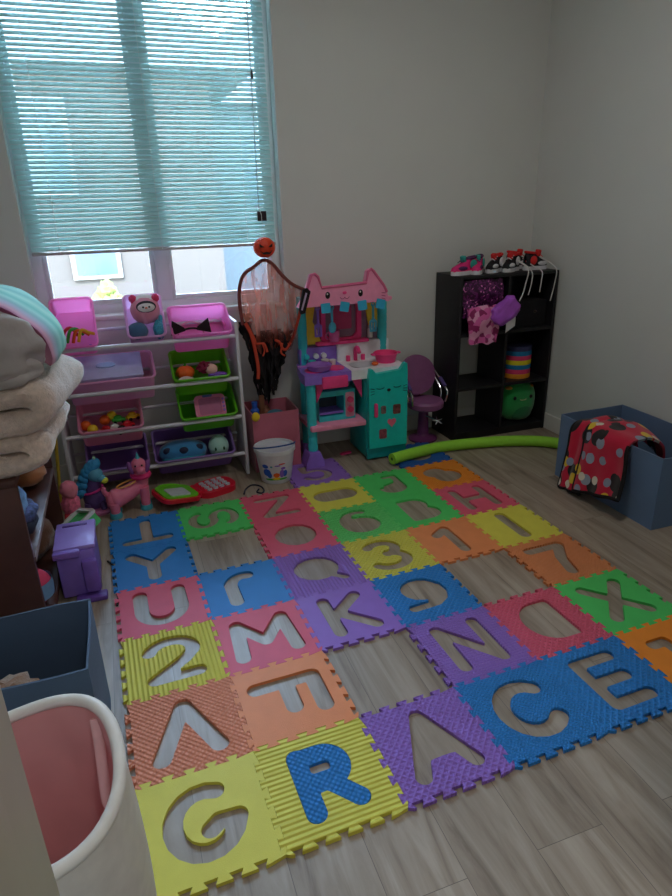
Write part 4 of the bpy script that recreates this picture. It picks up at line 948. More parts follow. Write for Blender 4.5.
# ================================================================== DOLL SALON CHAIR
chv = C_('chair_mauve', (146, 88, 134), rough=.45); chd = C_('chair_plum', (110, 50, 100), rough=.45); chrome = mat('chrome', (206, 208, 212), rough=.2, metal=1.)
cx, cy = 1.655, 3.2
ch_ = thing('toy_salon_chair', 'small mauve swivel chair toy between the kitchen and black shelf', 'toy chair', (cx, cy, 0))
obj('base', B().lathe([(0, 0), (.085, 0), (.088, .012), (.04, .03), (.03, .05), (0, .05)], 28, (cx, cy, 0)), chd, ch_)
obj('column', B().cyl((cx, cy, .045), (cx, cy, .205), .036, .028), chd, ch_)
obj('seat', B().lathe([(0, .2), (.09, .2), (.108, .212), (.11, .24), (.1, .252), (0, .255)], 32, (cx + .012, cy, 0)), chv, ch_)
obj('backrest', B().lathe([(0, -.016), (.105, -.016), (.122, -.004), (.118, .014), (0, .02)], 32, M=Matrix.Translation((cx - .005, cy + .09, .385)) @ Matrix.Rotation(R(78), 4, 'X')), chv, ch_)
obj('back_support', B().box(cx - .03, cx + .02, cy + .08, cy + .1, .235, .33, .006), chd, ch_)
for s in (-1, 1):
    x = cx + .012 + .108 * s
    ar = obj('armrest', B().tube(spline([(x, cy - .05, .24), (x + .008 * s, cy - .055, .30), (x + .004 * s, cy, .345), (x - .01 * s, cy + .075, .40)], 6), .007, 8).tube(spline([(x, cy + .01, .245), (x + .004 * s, cy + .02, .30), (x - .006 * s, cy + .08, .36)], 6), .006, 8), chrome, ch_)
    obj('arm_pad', B().tube([(x + .006 * s, cy - .03, .33), (x + .002 * s, cy + .03, .368)], .011, 8), C_('pad_violet', (100, 80, 150)), ar)
b = B()
for k in range(5):
    a = k * 2 * PI / 5 + .3; b.tube([(cx + .05, cy - .09, .14), (cx + .05 + .035 * cos(a), cy - .09 + .02 * sin(a), .14 + .02 * sin(a))], [.008, .003], 8)
b.tube([(cx, cy - .02, .16), (cx + .05, cy - .09, .14)], .006, 8)
obj('footrest', b, chrome, ch_)

# ================================================================== BLACK CUBE SHELF
bkw = mat('black_wood', (26, 25, 29), rough=.5, var=.15, scale=12, spec=.4)
sx0, sx1, sy0, sy1, sz = 1.80, 2.446, 3.077, 3.362, .97
sf = thing('cube_shelf', 'black six-cube shelf in the corner with shoes on top', 'shelf', ((sx0 + sx1) / 2, 3.23, 0))
pt_ = .018
for x in (sx0, sx1 - pt_): obj('side_panel', B().box(x, x + pt_, sy0, sy1, 0, sz, .002), bkw, sf)
xm = (sx0 + sx1) / 2
obj('top_panel', B().box(sx0 + pt_, sx1 - pt_, sy0, sy1, sz - pt_, sz, .002), bkw, sf)
obj('divider', B().box(xm - pt_ / 2, xm + pt_ / 2, sy0 + .004, sy1, .04, sz - pt_), bkw, sf)
for z in (.03, .312, .63):
    for x0, x1 in ((sx0 + pt_, xm - pt_ / 2), (xm + pt_ / 2, sx1 - pt_)): obj('shelf_board', B().box(x0, x1, sy0 + .002, sy1, z, z + pt_), bkw, sf)
obj('kick_board', B().box(sx0 + pt_, sx1 - pt_, sy0 + .01, sy0 + .022, 0, .03), bkw, sf)
for x0, x1, z0, z1 in ((xm + .009, sx1 - pt_, .048, sz - pt_), (sx0 + pt_, xm - .009, .648, sz - pt_)): obj('back_panel', B().box(x0, x1, sy1 - .008, sy1 - .002, z0, z1), bkw, sf)
# drum and plush cube, drawer, costume
dx, dy = 2.29, 3.2
dm_ = thing('rainbow_drum', 'rainbow striped cylinder in the middle right shelf cube', 'toy', (dx, dy, .33))
zz = .3305; hh = .028
for k, m in enumerate((C_('r_orange', (236, 150, 40)), C_('r_rose', (220, 60, 110)), C_('r_blue', (20, 120, 170)), C_('r_yellow', (230, 210, 30)), C_('r_rose', (220, 60, 110)), C_('r_blue', (20, 120, 170)), C_('r_navy', (50, 52, 90)))):
    obj('band', B().lathe([(0, zz + hh * k), (.086, zz + hh * k), (.0866, zz + hh * k + .002), (.0866, zz + hh * (k + 1) - .002), (.086, zz + hh * (k + 1)), (0, zz + hh * (k + 1))], 32, (dx, dy, 0)), m, dm_)
gp = C_('plush_green', (30, 150, 70), rough=.9, sheen=.5, bump=.3, bscale=500)
gx, gy2 = 2.295, 3.19
fp = thing('green_plush', 'plump green plush with small face in the bottom right shelf cube', 'plush toy', (gx, gy2, .05))
obj('body', B().ell((gx, gy2, .178), (.125, .085, .128), sq=.75, u=28, v=18), gp, fp)
obj('belly', B().ell((gx + .01, gy2 - .03, .115), (.085, .062, .062), sq=.85), C_('plush_green_dark', (24, 112, 62), rough=.9, sheen=.4), fp)
for s in (-1, 1):
    obj('eye', B().ell((gx + .058 * s, gy2 - .082, .212), (.011, .008, .012)), blk, fp)
    obj('ear', B().ell((gx + .07 * s, gy2 - .035, .268), (.03, .025, .014)), C_('plush_gold', (200, 140, 50), rough=.9), fp)
obj('mouth', B().tube([(gx + .022 * cos(a), gy2 - .0865, .202 - .007 * sin(a)) for a in np.linspace(0, PI, 8)], .0025, 6), C_('mouth_pale', (190, 200, 150)), fp)
dwr = thing('fabric_box', 'black fabric box with a small knob in the top right shelf cube', 'box', (2.285, 3.2, .649))
obj('drawer_box', B().box(xm + .018, sx1 - .028, 3.125, 3.34, .649, .80, .006), C_('black_fabric', (22, 21, 25), rough=.9), dwr)
obj('knob', B().ell((2.335, 3.12, .735), (.009, .009, .009)), C_('knob_bronze', (70, 60, 50), metal=.6, rough=.4), dwr)
# costume
def sequins(name, cols, scale):
    m = mat(name, cols[0], rough=.3, var=.1); nt = m.node_tree; N = nt.nodes; L = nt.links; bs = N['Principled BSDF']
    tc = N.new('ShaderNodeTexCoord'); vo = N.new('ShaderNodeTexVoronoi'); vo.inputs['Scale'].default_value = scale; L.new(tc.outputs['Object'], vo.inputs['Vector'])
    r = N.new('ShaderNodeValToRGB'); r.color_ramp.interpolation = 'CONSTANT'; e = r.color_ramp.elements
    e[0].color = (*lin(cols[0]), 1); e[1].position = .55; e[1].color = (*lin(cols[1]), 1); x = e.new(.93); x.color = (*lin(cols[2]), 1)
    sp = N.new('ShaderNodeSeparateColor'); L.new(vo.outputs['Color'], sp.inputs[0]); L.new(sp.outputs[0], r.inputs['Fac']); L.new(r.outputs['Color'], bs.inputs['Base Color']); return m
def costm():
    m = mat('sequin_costume', (186, 60, 130), rough=.35, var=.1); nt = m.node_tree; N = nt.nodes; L = nt.links; bs = N['Principled BSDF']
    tc = N.new('ShaderNodeTexCoord'); vo = N.new('ShaderNodeTexVoronoi'); vo.inputs['Scale'].default_value = 38; L.new(tc.outputs['Object'], vo.inputs['Vector'])
    r = N.new('ShaderNodeValToRGB'); r.color_ramp.interpolation = 'CONSTANT'; e = r.color_ramp.elements
    e[0].color = (*lin((150, 30, 96)), 1); e[1].position = .35; e[1].color = (*lin((226, 100, 170)), 1); x = e.new(.7); x.color = (*lin((236, 160, 196)), 1)
    sp = N.new('ShaderNodeSeparateColor'); L.new(vo.outputs['Color'], sp.inputs[0]); L.new(sp.outputs[0], r.inputs['Fac']); L.new(r.outputs['Color'], bs.inputs['Base Color']); return m
cs = thing('sequin_costume', 'pink and plum sequin costume hanging out of the top left shelf cube', 'costume', (1.93, 3.1, .62))
def drape(x0, x1, z0, z1, y, amp, seed, taper=0, th=.012):
    def fn(u, v):
        z = z1 + (z0 - z1) * v; w = 1 - taper * v; x = (x0 + x1) / 2 + (x1 - x0) * (u - .5) * w
        nn = noise.noise(Vector((u * 3 + seed, v * 3, seed)))
        return Vector((x + .012 * noise.noise(Vector((v * 5, seed, u))), y + amp * nn - .03 * sin(PI * min(1, v * 1.3)) * sin(PI * u), z + .012 * noise.noise(Vector((u * 5, seed * 2, 0)))))
    return fn
obj('bodice', B().surf(drape(1.835, 2.085, .74, .94, 3.105, .02, 1.3), 24, 16, .012), sequins('plum_sequin_sparkle', ((60, 14, 58), (110, 34, 104), (236, 130, 200)), 110), cs)  # brightest specks put the sequins' sparkle into the colour
obj('skirt', B().surf(drape(1.838, 2.05, .595, .80, 3.058, .012, 4.1, .2), 26, 18, .014), costm(), cs)
pb_ = thing('purple_pouch', 'shiny purple fabric pouch hanging over the pink sequin costume', 'pouch', (2.06, 3.06, .68))
obj('pouch_body', B().ell((2.055, 3.012, .775), (.088, .034, .058), rot=(0, R(-38), 0), disp=.22, dscale=7, sq=.62, u=40, v=24), C_('purple_satin', (176, 88, 204), rough=.28, var=.15, scale=20), pb_)
obj('care_tag', B().surf(lambda u, v: Vector((2.055 + .06 * u + .012 * v, 3.01 - .006 * sin(v * 4), .735 + .035 * u - .085 * v)), 6, 8, .001), wht, pb_)
obj('care_tag', B().surf(lambda u, v: Vector((2.105 + .045 * u - .03 * v, 3.02 - .006 * sin(v * 3), .785 + .02 * u - .06 * v)), 6, 8, .001), wht, pb_)

# shoes
def shoe(name, label, loc, rz, up_m, mid_m, acc_m, sole_m, lace, grp, L=.165, high=.075, tongue=None):
    t = thing(name, label, 'shoe', loc, rz, grp)
    def wid(s): return .031 * (1 - .25 * sin(PI * min(1, max(0, (s - .1) / .5)))) * math.sqrt(max(.02, 1 - (2 * s - 1) ** 6))
    prof = [((s - .5) * L, wid(s)) for s in np.linspace(0, 1, 15)]
    pl = prof + [(x, -w) for x, w in prof[::-1]]
    obj('sole', B().prism(pl, .022), sole_m, t, world=False)
    def upf(u, v):  # u along heel->toe, v across
        a = PI * v; s = u; h = high * (1 - .08 * s) if s < .4 else high * (.968 - .7 * ((s - .4) / .6) ** .8)
        h = h * (math.sqrt(max(0, 1 - ((s - .96) / .04) ** 2)) if s > .96 else 1) * (1 if s > .05 else .8 + 4 * s)
        w = wid(min(.97, max(.03, s))) * .96; k = sin(a) ** .6
        return Vector(((s - .5) * L * .97, -w * math.copysign(abs(cos(a)) ** .8, cos(a)) * (1 - .25 * k * (h > .05)), .02 + h * k))
    obj('upper', B().surf(upf, 22, 14), up_m, t, world=False)
    for s in (-1, 1):
        obj('side_panel', B().ell((-.035 * L / .165, .0265 * s, .056), (.026, .006, .025)), mid_m, t, world=False)
        obj('toe_panel', B().ell((.035, .024 * s, .036), (.034, .009, .013)), acc_m, t, world=False)
    obj('collar', B().tube([(-.045 + .034 * cos(a), .017 * sin(a), .02 + high * (.97 - .06 * cos(a))) for a in np.linspace(0, 2 * PI, 18)[:-1]], .007, 8, closed=True), acc_m if tongue is None else tongue, t, world=False)
    obj('tongue', B().box(-.012, .012, -.015, .015, .02 + high * .7, .02 + high * 1.18, .005, M=Matrix.Translation((-.006, 0, 0)) @ Matrix.Rotation(.25, 4, 'Y')), tongue or mid_m, t, world=False)
    b = B()
    for k in range(3): b.tube([(.008 + k * .015, -.018, .02 + high * (.88 - .12 * k)), (.008 + k * .015, 0, .024 + high * (.97 - .13 * k)), (.008 + k * .015, .018, .02 + high * (.88 - .12 * k))], .0025, 6)
    obj('lacing', b, lace, t, world=False)
    return t
spk = C_('shoe_magenta', (226, 40, 120), rough=.7); swh = C_('shoe_white', (226, 224, 228), rough=.6); sbk = C_('shoe_black', (26, 24, 30), rough=.7); srd = C_('shoe_red', (220, 40, 40), rough=.6); spl = C_('shoe_plum', (90, 40, 90), rough=.7); stl = C_('shoe_teal', (50, 160, 150), rough=.6)
zt = sz + .0005
def hang_lace(parent, pts, r=.0032): obj('shoelace', B().tube(spline(pts, 6), r, 8), C_('lace_white', (214, 210, 206), rough=.8), parent)
G1, G2, G3 = 'pink shoes on the black shelf', 'white and black shoes on the black shelf', 'red topped shoes on the black shelf'
s1 = shoe('kids_shoe', 'pink shoe with white sole at the left end of the black shelf top', (1.87, 3.16, zt), R(180 + 12), spk, stl, spl, swh, spl, G1, .19, .072)
s2 = shoe('kids_shoe', 'second pink shoe from the left, heel toward the viewer', (1.965, 3.18, zt), R(180 + 50), spk, stl, spl, swh, spl, G1, .18, .072)
s3 = shoe('kids_shoe', 'black and white shoe with round white side patch beside the pink pair', (2.075, 3.18, zt), R(212), sbk, swh, swh, swh, swh, G2, .16, .074, srd)
s4 = shoe('kids_shoe', 'black and white shoe with laces hanging over the shelf edge', (2.178, 3.17, zt), R(212), sbk, swh, swh, swh, swh, G2, .16, .074, srd)
s5 = shoe('kids_shoe', 'black and red shoe behind, left one of the rightmost pair', (2.29, 3.275, zt), R(12), sbk, srd, swh, swh, srd, G3, .165, .08, srd)
s6 = shoe('kids_shoe', 'white toed black and red shoe at the right end of the shelf top', (2.345, 3.175, zt), R(8), sbk, srd, swh, swh, srd, G3, .165, .08, srd)
hang_lace(s4, [(2.20, 3.14, 1.03), (2.22, 3.062, .985), (2.21, 3.06, .91), (2.16, 3.01, .86), (2.115, 2.972, .832)])
hang_lace(s4, [(2.21, 3.14, 1.03), (2.24, 3.06, .98), (2.25, 3.06, .92), (2.235, 3.062, .845)])
hang_lace(s5, [(2.305, 3.24, 1.03), (2.29, 3.12, 1.0), (2.312, 3.06, .972), (2.316, 3.062, .92), (2.312, 3.064, .855)])
hang_lace(s6, [(2.36, 3.15, 1.04), (2.405, 3.06, .985), (2.408, 3.06, .90), (2.392, 3.064, .80)])

# ================================================================== NOODLE
npts = [at(392, 459, 2, .043), at(415, 452.5, 2, .040), at(440, 447, 2, .034), at(470, 443.5, 2, .033), at(505, 441, 2, .033), at(535, 441, 2, .033), at(556, 443, 2, .033)]
npts.append(npts[-1] + Vector((.07, -.1, 0)))
ndl = thing('pool_noodle', 'bright green foam pool noodle lying across the floor', 'pool noodle', npts[3] - Vector((0, 0, .033)))
noo = mat('noodle_green', (150, 214, 60), rough=.75, var=.04, scale=60, bump=.2, bscale=400)
sp_ = spline(npts, 8)
obj('foam_tube', B().tube(sp_, .031, 22), noo, ndl)
dd = (sp_[1] - sp_[0]).normalized()
obj('hollow_end', B().cyl(sp_[0] - dd * .0008, sp_[0] + dd * .004, .009, seg=16), C_('noodle_hole', (70, 110, 30)), ndl)

# ================================================================== RIGHT FABRIC BIN + THROW
nvf = mat('slate_blue_fabric', (96, 122, 156), rough=.9, var=.06, scale=6, bump=.25, bscale=600, sheen=.2)
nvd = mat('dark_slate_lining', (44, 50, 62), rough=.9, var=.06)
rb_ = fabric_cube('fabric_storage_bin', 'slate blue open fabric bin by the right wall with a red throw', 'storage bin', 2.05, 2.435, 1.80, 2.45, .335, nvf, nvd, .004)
rp_ = thing('red_throw', 'red patterned fleece throw with black edging hanging out of the blue bin', 'blanket', (2.04, 2.16, .05))
def throwm():
    m = mat('red_print_fleece', (196, 14, 56), rough=.9, var=.08, scale=10, sheen=.3); nt = m.node_tree; N = nt.nodes; L = nt.links; bs = N['Principled BSDF']
    base = bs.inputs['Base Color'].links[0].from_socket; tc = N.new('ShaderNodeTexCoord'); cur = base
    for scale, rad, seed, ramp in ((9, .33, 0, ((24, 20, 24), (24, 20, 24), (24, 20, 24))), (10, .26, 3.3, ((226, 190, 40), (226, 190, 40), (150, 158, 176))), (12, .24, 7.7, ((24, 20, 24), (226, 214, 196), (140, 150, 170)))):
        ad = N.new('ShaderNodeVectorMath'); ad.inputs[1].default_value = (seed, seed * .7, seed * .3); L.new(tc.outputs['UV'], ad.inputs[0])
        vo = N.new('ShaderNodeTexVoronoi'); vo.voronoi_dimensions = '2D'; vo.inputs['Scale'].default_value = scale; vo.inputs['Randomness'].default_value = .9; L.new(ad.outputs[0], vo.inputs['Vector'])
        msk = mathn(nt, 'LESS_THAN', vo.outputs['Distance'], rad)
        sp = N.new('ShaderNodeSeparateColor'); L.new(vo.outputs['Color'], sp.inputs[0]); r = N.new('ShaderNodeValToRGB'); r.color_ramp.interpolation = 'CONSTANT'
        e = r.color_ramp.elements; e[0].color = (*lin(ramp[0]), 1); e[1].position = .4; e[1].color = (*lin(ramp[1]), 1); q = e.new(.7); q.color = (*lin(ramp[2]), 1)
        L.new(sp.outputs[1], r.inputs['Fac'])
        on = mathn(nt, 'GREATER_THAN', sp.outputs[0], .3); msk = mathn(nt, 'MULTIPLY', msk, on)
        mx = N.new('ShaderNodeMix'); mx.data_type = 'RGBA'; L.new(msk, mx.inputs['Factor']); L.new(cur, mx.inputs['A']); L.new(r.outputs['Color'], mx.inputs['B']); cur = mx.outputs['Result']
    L.new(cur, bs.inputs['Base Color']); return m
TM = throwm()
def throw_path(v, y0_=0, off=0):
    """cross-section: from inside the bin, up over the near rim, down the outside"""
    P = spline([(2.40, .30), (2.33, .385), (2.22, .40), (2.12, .375), (2.055, .36), (2.025, .325), (2.02, .22), (2.005, .12), (1.985, .055)], 6)
    return P
P2 = spline([Vector((x, 0, z)) for x, z in [(2.32, .25), (2.285, .325), (2.2, .362), (2.12, .358), (2.06, .35), (2.026, .31), (2.018, .22), (2.004, .125), (1.982, .03)]], 6)
def throwf(ya0, yb0, ya1, yb1, off, zoff, bot):
    def fn(u, v):
        k = v * (len(P2) - 1); i = min(int(k), len(P2) - 2); p = P2[i].lerp(P2[i + 1], k - i)
        ya = ya0 + (ya1 - ya0) * v; yb = yb0 + (yb1 - yb0) * v
        y = ya + (yb - ya) * u
        nz = noise.noise(Vector((y * 9 + off * 50, v * 3, off)))
        x = p.x - off - .016 * nz * (1 if v > .5 else .3); z = p.z + zoff
        if v < .6: z -= .1 * abs(u - .45) ** 1.5 * (1 - v / .6) * 1.5 - .008 * nz
        if v > .62: z += bot(u) * (v - .62) / .38
        return Vector((x - .012 * sin(u * 14) * max(0, v - .5), y, z))
    return fn
def uvify(o, nu, nv, sxx, syy):
    pass
def throw_piece(name, fn, m, hem):
    b = B(); b.surf(fn, 30, 40, .012)
    o = obj(name, b, m, rp_, angle=70)
    uv = o.data.uv_layers.new(name='UVMap'); inv = ROOT[rp_.name]
    for lp in o.data.loops:
        co = o.data.vertices[lp.vertex_index].co
        s_ = co.z if co.x < .02 else .3 + (co.x) ; uv.data[lp.index].uv = (co.y, s_)
    return o
f1 = throwf(2.27, 2.03, 2.20, 1.915, .012, 0, lambda u: .005 + .075 * u)
throw_piece('front_fold', f1, TM, None)
f2 = throwf(2.33, 2.2, 2.315, 2.165, .004, -.012, lambda u: -.012 + .02 * u)
throw_piece('rear_fold', f2, TM, None)
hemm = C_('black_hem', (20, 18, 22), rough=.8)
def hem(fn, us):
    b = B()
    for pts in us: b.tube([fn(*q) + Vector((-.006, 0, .001)) for q in pts], .0095, 8)
    obj('hem', b, hemm, rp_)
hem(f1, [[(0, .3 + .7 * k / 30) for k in range(31)] + [(k / 20, 1) for k in range(1, 21)], [(1, .55 + .45 * k / 20) for k in range(21)]])
hem(f2, [[(0, .5 + .5 * k / 24) for k in range(25)] + [(k / 16, 1) for k in range(1, 17)]])

# ================================================================== LEFT BOOKCASE AND CONTENTS
dw = mat('dark_walnut', (80, 48, 40), rough=.4, var=.25, scale=7, spec=.45)
fx = -.36; bz = .60
bc_ = thing('bookcase', 'dark brown low bookcase along the left wall', 'bookcase', (-.53, 2.3, 0))
obj('end_panel', B().box(XL + .016, fx, 1.90, 1.922, 0, bz, .002), dw, bc_)
obj('end_panel', B().box(XL + .016, fx, 2.70, 2.722, 0, bz, .002), dw, bc_)
obj('top_panel', B().box(XL + .016, fx, 1.90, 2.722, bz, bz + .022, .002), dw, bc_)
obj('shelf_board', B().box(XL + .02, fx, 1.923, 2.699, .328, .348, .002), dw, bc_)
obj('shelf_board', B().box(XL + .02, fx, 1.923, 2.699, .03, .05, .002), dw, bc_)
obj('kick_board', B().box(XL + .02, fx - .02, 1.923, 2.699, .0, .03), dw, bc_)
obj('back_panel', B().box(XL + .016, XL + .022, 1.922, 2.70, .0, bz), dw, bc_)
obj('lit_edge_strip', B().box(fx, fx + .003, 1.923, 2.699, .330, .347), mat('painted_edge_light', (126, 108, 104), rough=.5, var=.2), bc_)  # pale strip paints the light caught by the shelf's front edge
# blankets
def ribbon_fold(path, th, y0_, y1_, seed, ns=14, near=.05):
    """thick folded fabric: ribbon cross-section along path (x,z), extruded in y"""
    P = spline([Vector((x, 0, z)) for x, z in path], 6); n = len(P); out = []
    for i, p in enumerate(P):
        t = (P[min(i + 1, n - 1)] - P[max(i - 1, 0)]).normalized(); nn = Vector((t.z, 0, -t.x)); out.append((p + nn * th / 2, p - nn * th / 2))
    loop = [a for a, _ in out] + [c for _, c in reversed(out)]
    m = len(loop); cen = sum(loop, Vector()) / m
    b = B()
    def fn(u, v):
        p = loop[int(round(u * m)) % m]; e = min(v, 1 - v) * ns
        k = min(1, e); y = y0_ + (y1_ - y0_) * v
        d = noise.noise(Vector((p.x * 8, y * 8, p.z * 8 + seed))) * .026 + noise.noise(Vector((p.x * 22, y * 18, p.z * 22 + seed))) * .012
        c = P[min(n - 1, int(round(u * m)) if int(round(u * m)) < n else max(0, m - 1 - int(round(u * m)) % m))]
        q = c + (p - c) * (.45 + .55 * math.sqrt(k)) if k < 1 else p
        return Vector((q.x + d - near * (1 - v) * (1 + .5 * (1 - v)), y + (.02 * (noise.noise(Vector((p.x * 6, seed, p.z * 9)))) if k < 1 else 0), q.z + d * .5))
    b.surf(fn, m, ns, cu=True)
    for vend in (0, 1):
        L0 = [fn(i / m, vend) for i in range(m)]
        vs = [b.bm.verts.new(q) for q in L0]
        for i in range(n - 1):
            j, j2 = m - 1 - i, m - 2 - i
            b.bm.faces.new((vs[i], vs[i + 1], vs[j2], vs[j]))
    bmesh.ops.remove_doubles(b.bm, verts=b.bm.verts, dist=1e-5)
    return b
fleece = mat('beige_fleece', (206, 184, 170), rough=.95, var=.14, scale=60, bump=1., bscale=150, sheen=.6)
zb0 = bz + .024
simple('folded_blanket', ribbon_fold([(-.66, zb0 + .035), (-.45, zb0 + .035), (-.31, zb0 + .035), (-.262, zb0 + .065), (-.30, zb0 + .10), (-.47, zb0 + .105), (-.62, zb0 + .105)], .066, 1.90, 2.38, 2.1, near=.02), fleece, 'lower beige fleece blanket folded on the dark bookcase', 'blanket', 'folded blankets on the bookcase', origin=(-.45, 2.1, zb0), angle=75)
simple('folded_blanket', ribbon_fold([(-.62, zb0 + .165), (-.42, zb0 + .165), (-.27, zb0 + .165), (-.2, zb0 + .178), (-.185, zb0 + .215), (-.24, zb0 + .242), (-.45, zb0 + .232), (-.62, zb0 + .228)], .07, 1.88, 2.40, 5.4), fleece, 'upper beige fleece blanket directly under the striped comforter', 'blanket', 'folded blankets on the bookcase', origin=(-.45, 2.1, zb0 + .14), angle=75)
cz = zb0 + .268
cf = thing('striped_comforter', 'bulky grey comforter with mint and pink striped side on top of the blankets', 'comforter', (-.47, 2.1, cz))
def comf(u, v):
    a = PI * 1.08 * u - .25; y = 1.965 + .42 * v
    rx, rz_ = .255 * (1 - .1 * (2 * v - 1) ** 2), .205 * (1 - .1 * (2 * v - 1) ** 2)
    k = 1 + .05 * noise.noise(Vector((cos(a) * 2, y * 7, sin(a) * 2)))
    return Vector((-.45 + rx * cos(a) * k, y, cz + .075 + rz_ * sin(a) * k * (.88 if sin(a) > 0 else .35)))
sm = bpy.data.materials.new('mint_pink_stripes'); sm.use_nodes = True; nt = sm.node_tree; N = nt.nodes; L = nt.links; bs = N['Principled BSDF']
tc = N.new('ShaderNodeTexCoord'); sp = N.new('ShaderNodeSeparateXYZ'); L.new(tc.outputs['Object'], sp.inputs[0])
wob = N.new('ShaderNodeTexNoise'); wob.inputs['Scale'].default_value = 6; L.new(tc.outputs['Object'], wob.inputs['Vector'])
yy = mathn(nt, 'ADD', sp.outputs[1], mathn(nt, 'MULTIPLY', wob.outputs['Fac'], .03))
rp = N.new('ShaderNodeValToRGB'); rp.color_ramp.interpolation = 'LINEAR'; e = rp.color_ramp.elements
stops = [(0, (150, 140, 140)), (.05, (150, 60, 100)), (.09, (216, 170, 186)), (.13, (150, 70, 110)), (.18, (206, 150, 170)), (.24, (170, 170, 190)), (.3, (130, 176, 176)), (.38, (150, 205, 196)), (.46, (110, 190, 176)), (.55, (160, 214, 200)), (.64, (120, 190, 180)), (.75, (150, 210, 200)), (1, (110, 186, 174))]
e[0].color = (*lin(stops[0][1]), 1); e[1].position = 1; e[1].color = (*lin(stops[-1][1]), 1)
for p_, c_ in stops[1:-1]: q = e.new(p_); q.color = (*lin(c_), 1)
mr = N.new('ShaderNodeMapRange'); mr.inputs['From Min'].default_value = -.19; mr.inputs['From Max'].default_value = .28; L.new(yy, mr.inputs['Value']); L.new(mr.outputs[0], rp.inputs['Fac']); L.new(rp.outputs['Color'], bs.inputs['Base Color']); bs.inputs['Roughness'].default_value = .85
obj('striped_cover', B().surf(comf, 40, 24, .02), sm, cf, angle=75)
gry = mat('grey_comforter_lining', (172, 164, 162), rough=.9, var=.06, scale=8, bump=.4, bscale=40)
b = B(); b.ell((-.452, 1.985, cz + .112), (.24, .15, .13), disp=.14, dscale=9, u=40, v=24); b.ell((-.45, 1.945, cz + .05), (.215, .085, .066), disp=.2, dscale=8, u=36, v=18)
obj('grey_lining', b, gry, cf, angle=75)
# shelf contents
t = thing('bread_plush', 'brown bread-shaped plush at the far end of the bookcase shelf', 'plush toy', (-.47, 2.58, .349))
bm_ = C_('crust_brown', (176, 112, 70), rough=.9, sheen=.3)
obj('loaf', B().ell((-.46, 2.55, .40), (.09, .115, .05), rot=(0, 0, .6), disp=.08), bm_, t)
obj('topping', B().tube(spline([(-.52, 2.50, .445), (-.48, 2.53, .452), (-.47, 2.57, .45), (-.44, 2.60, .44)], 6), .014, 10), C_('topping_red', (196, 60, 40), rough=.8), t)
simple('yellow_stuffed_toy', B().ell((-.5, 2.64, .44), (.06, .035, .03), disp=.3), C_('mustard', (214, 170, 60), rough=.9), 'mustard yellow soft toy behind the bread plush', 'plush toy', origin=(-.5, 2.64, .41))
t = thing('patterned_cap', 'blue and white cloth bundle with navy lining on the bookcase shelf', 'cloth', (-.44, 2.13, .349))
obj('cloth_top', B().ell((-.43, 2.10, .46), (.05, .09, .075), disp=.25), C_('sky_cloth', (120, 160, 206), rough=.9, var=.4, scale=30), t)
obj('cloth_band', B().ell((-.41, 2.13, .415), (.055, .09, .03), disp=.2), C_('navy_print', (60, 70, 110), rough=.9, var=.9, scale=60), t)
obj('cloth_bottom', B().ell((-.42, 2.11, .385), (.06, .1, .036), disp=.15), C_('navy_cloth', (30, 36, 56), rough=.9), t)
simple('brown_plush', B().ell((-.47, 2.50, .14), (.09, .13, .09), disp=.2), C_('fur_brown', (112, 74, 52), rough=.95, sheen=.4, bump=.5), 'brown furry plush on the bottom shelf of the bookcase', 'plush toy', origin=(-.47, 2.5, .05))
t = thing('fabric_ball', 'blue and pink soft ball on the bottom shelf near the blue bin', 'ball', (-.43, 2.12, .05))
obj('ball_core', B().ell((-.43, 2.12, .125), .07), C_('ball_pink', (206, 60, 96), rough=.8), t)
obj('ball_band', B().lathe([(.0715, -.03), (.0735, 0), (.0715, .03)], 28, (-.43, 2.12, .125)), C_('ball_blue', (110, 150, 190), rough=.8), t)

# things on the floor between bookcase and rack
t = thing('pink_doll', 'pink checked rag doll slumped in front of the rack by the bookcase', 'doll', (-.325, 2.77, 0))
pkc = C_('doll_gingham', (226, 110, 140), rough=.9, var=.35, scale=60)
obj('doll_body', B().ell((-.325, 2.77, .13), (.04, .035, .06), disp=.2), pkc, t)
obj('doll_head', B().ell((-.322, 2.765, .205), (.038, .036, .042), disp=.15), C_('doll_pink', (226, 130, 150), rough=.9), t)
for s in (-1, 1): obj('doll_leg', B().tube(spline([(-.325 + .02 * s, 2.76, .09), (-.32 + .025 * s, 2.72, .05), (-.315 + .03 * s, 2.69, .02)], 5), .015, 10), C_('doll_red', (206, 60, 70), rough=.9), t)
t = thing('green_basket', 'small green ribbed basket with white rim tilted by the bookcase', 'basket', (-.27, 2.66, .0))
Mg = Matrix.Translation((-.275, 2.66, .055)) @ Matrix.Rotation(R(-28), 4, 'Y') @ Matrix.Rotation(R(35), 4, 'Z')
b = B(); b.prism(rrect(.11, .15, .015), .05, Mg, [rrect(.095, .135, .012)]); 
for k in range(9): b.prism(rrect(.114, .006, .002, 2, 0, -.06 + .015 * k), .045, Mg, [])
obj('basket_body', b, C_('basket_green', (90, 200, 120), rough=.5), t)
obj('basket_rim', B().prism(rrect(.125, .165, .02), .014, Mg @ Matrix.Translation((0, 0, .05)), [rrect(.09, .13, .012)]), C_('rim_white', (214, 214, 212), rough=.5), t)
simple('toy_stick', B().cyl((-.40, 3.02, .0), (-.352, 3.0, .47), .008, seg=10), C_('stick_olive', (190, 160, 50), rough=.5), 'thin yellow stick leaning between the bookcase and rack', 'stick', origin=(-.4, 3.02, 0))
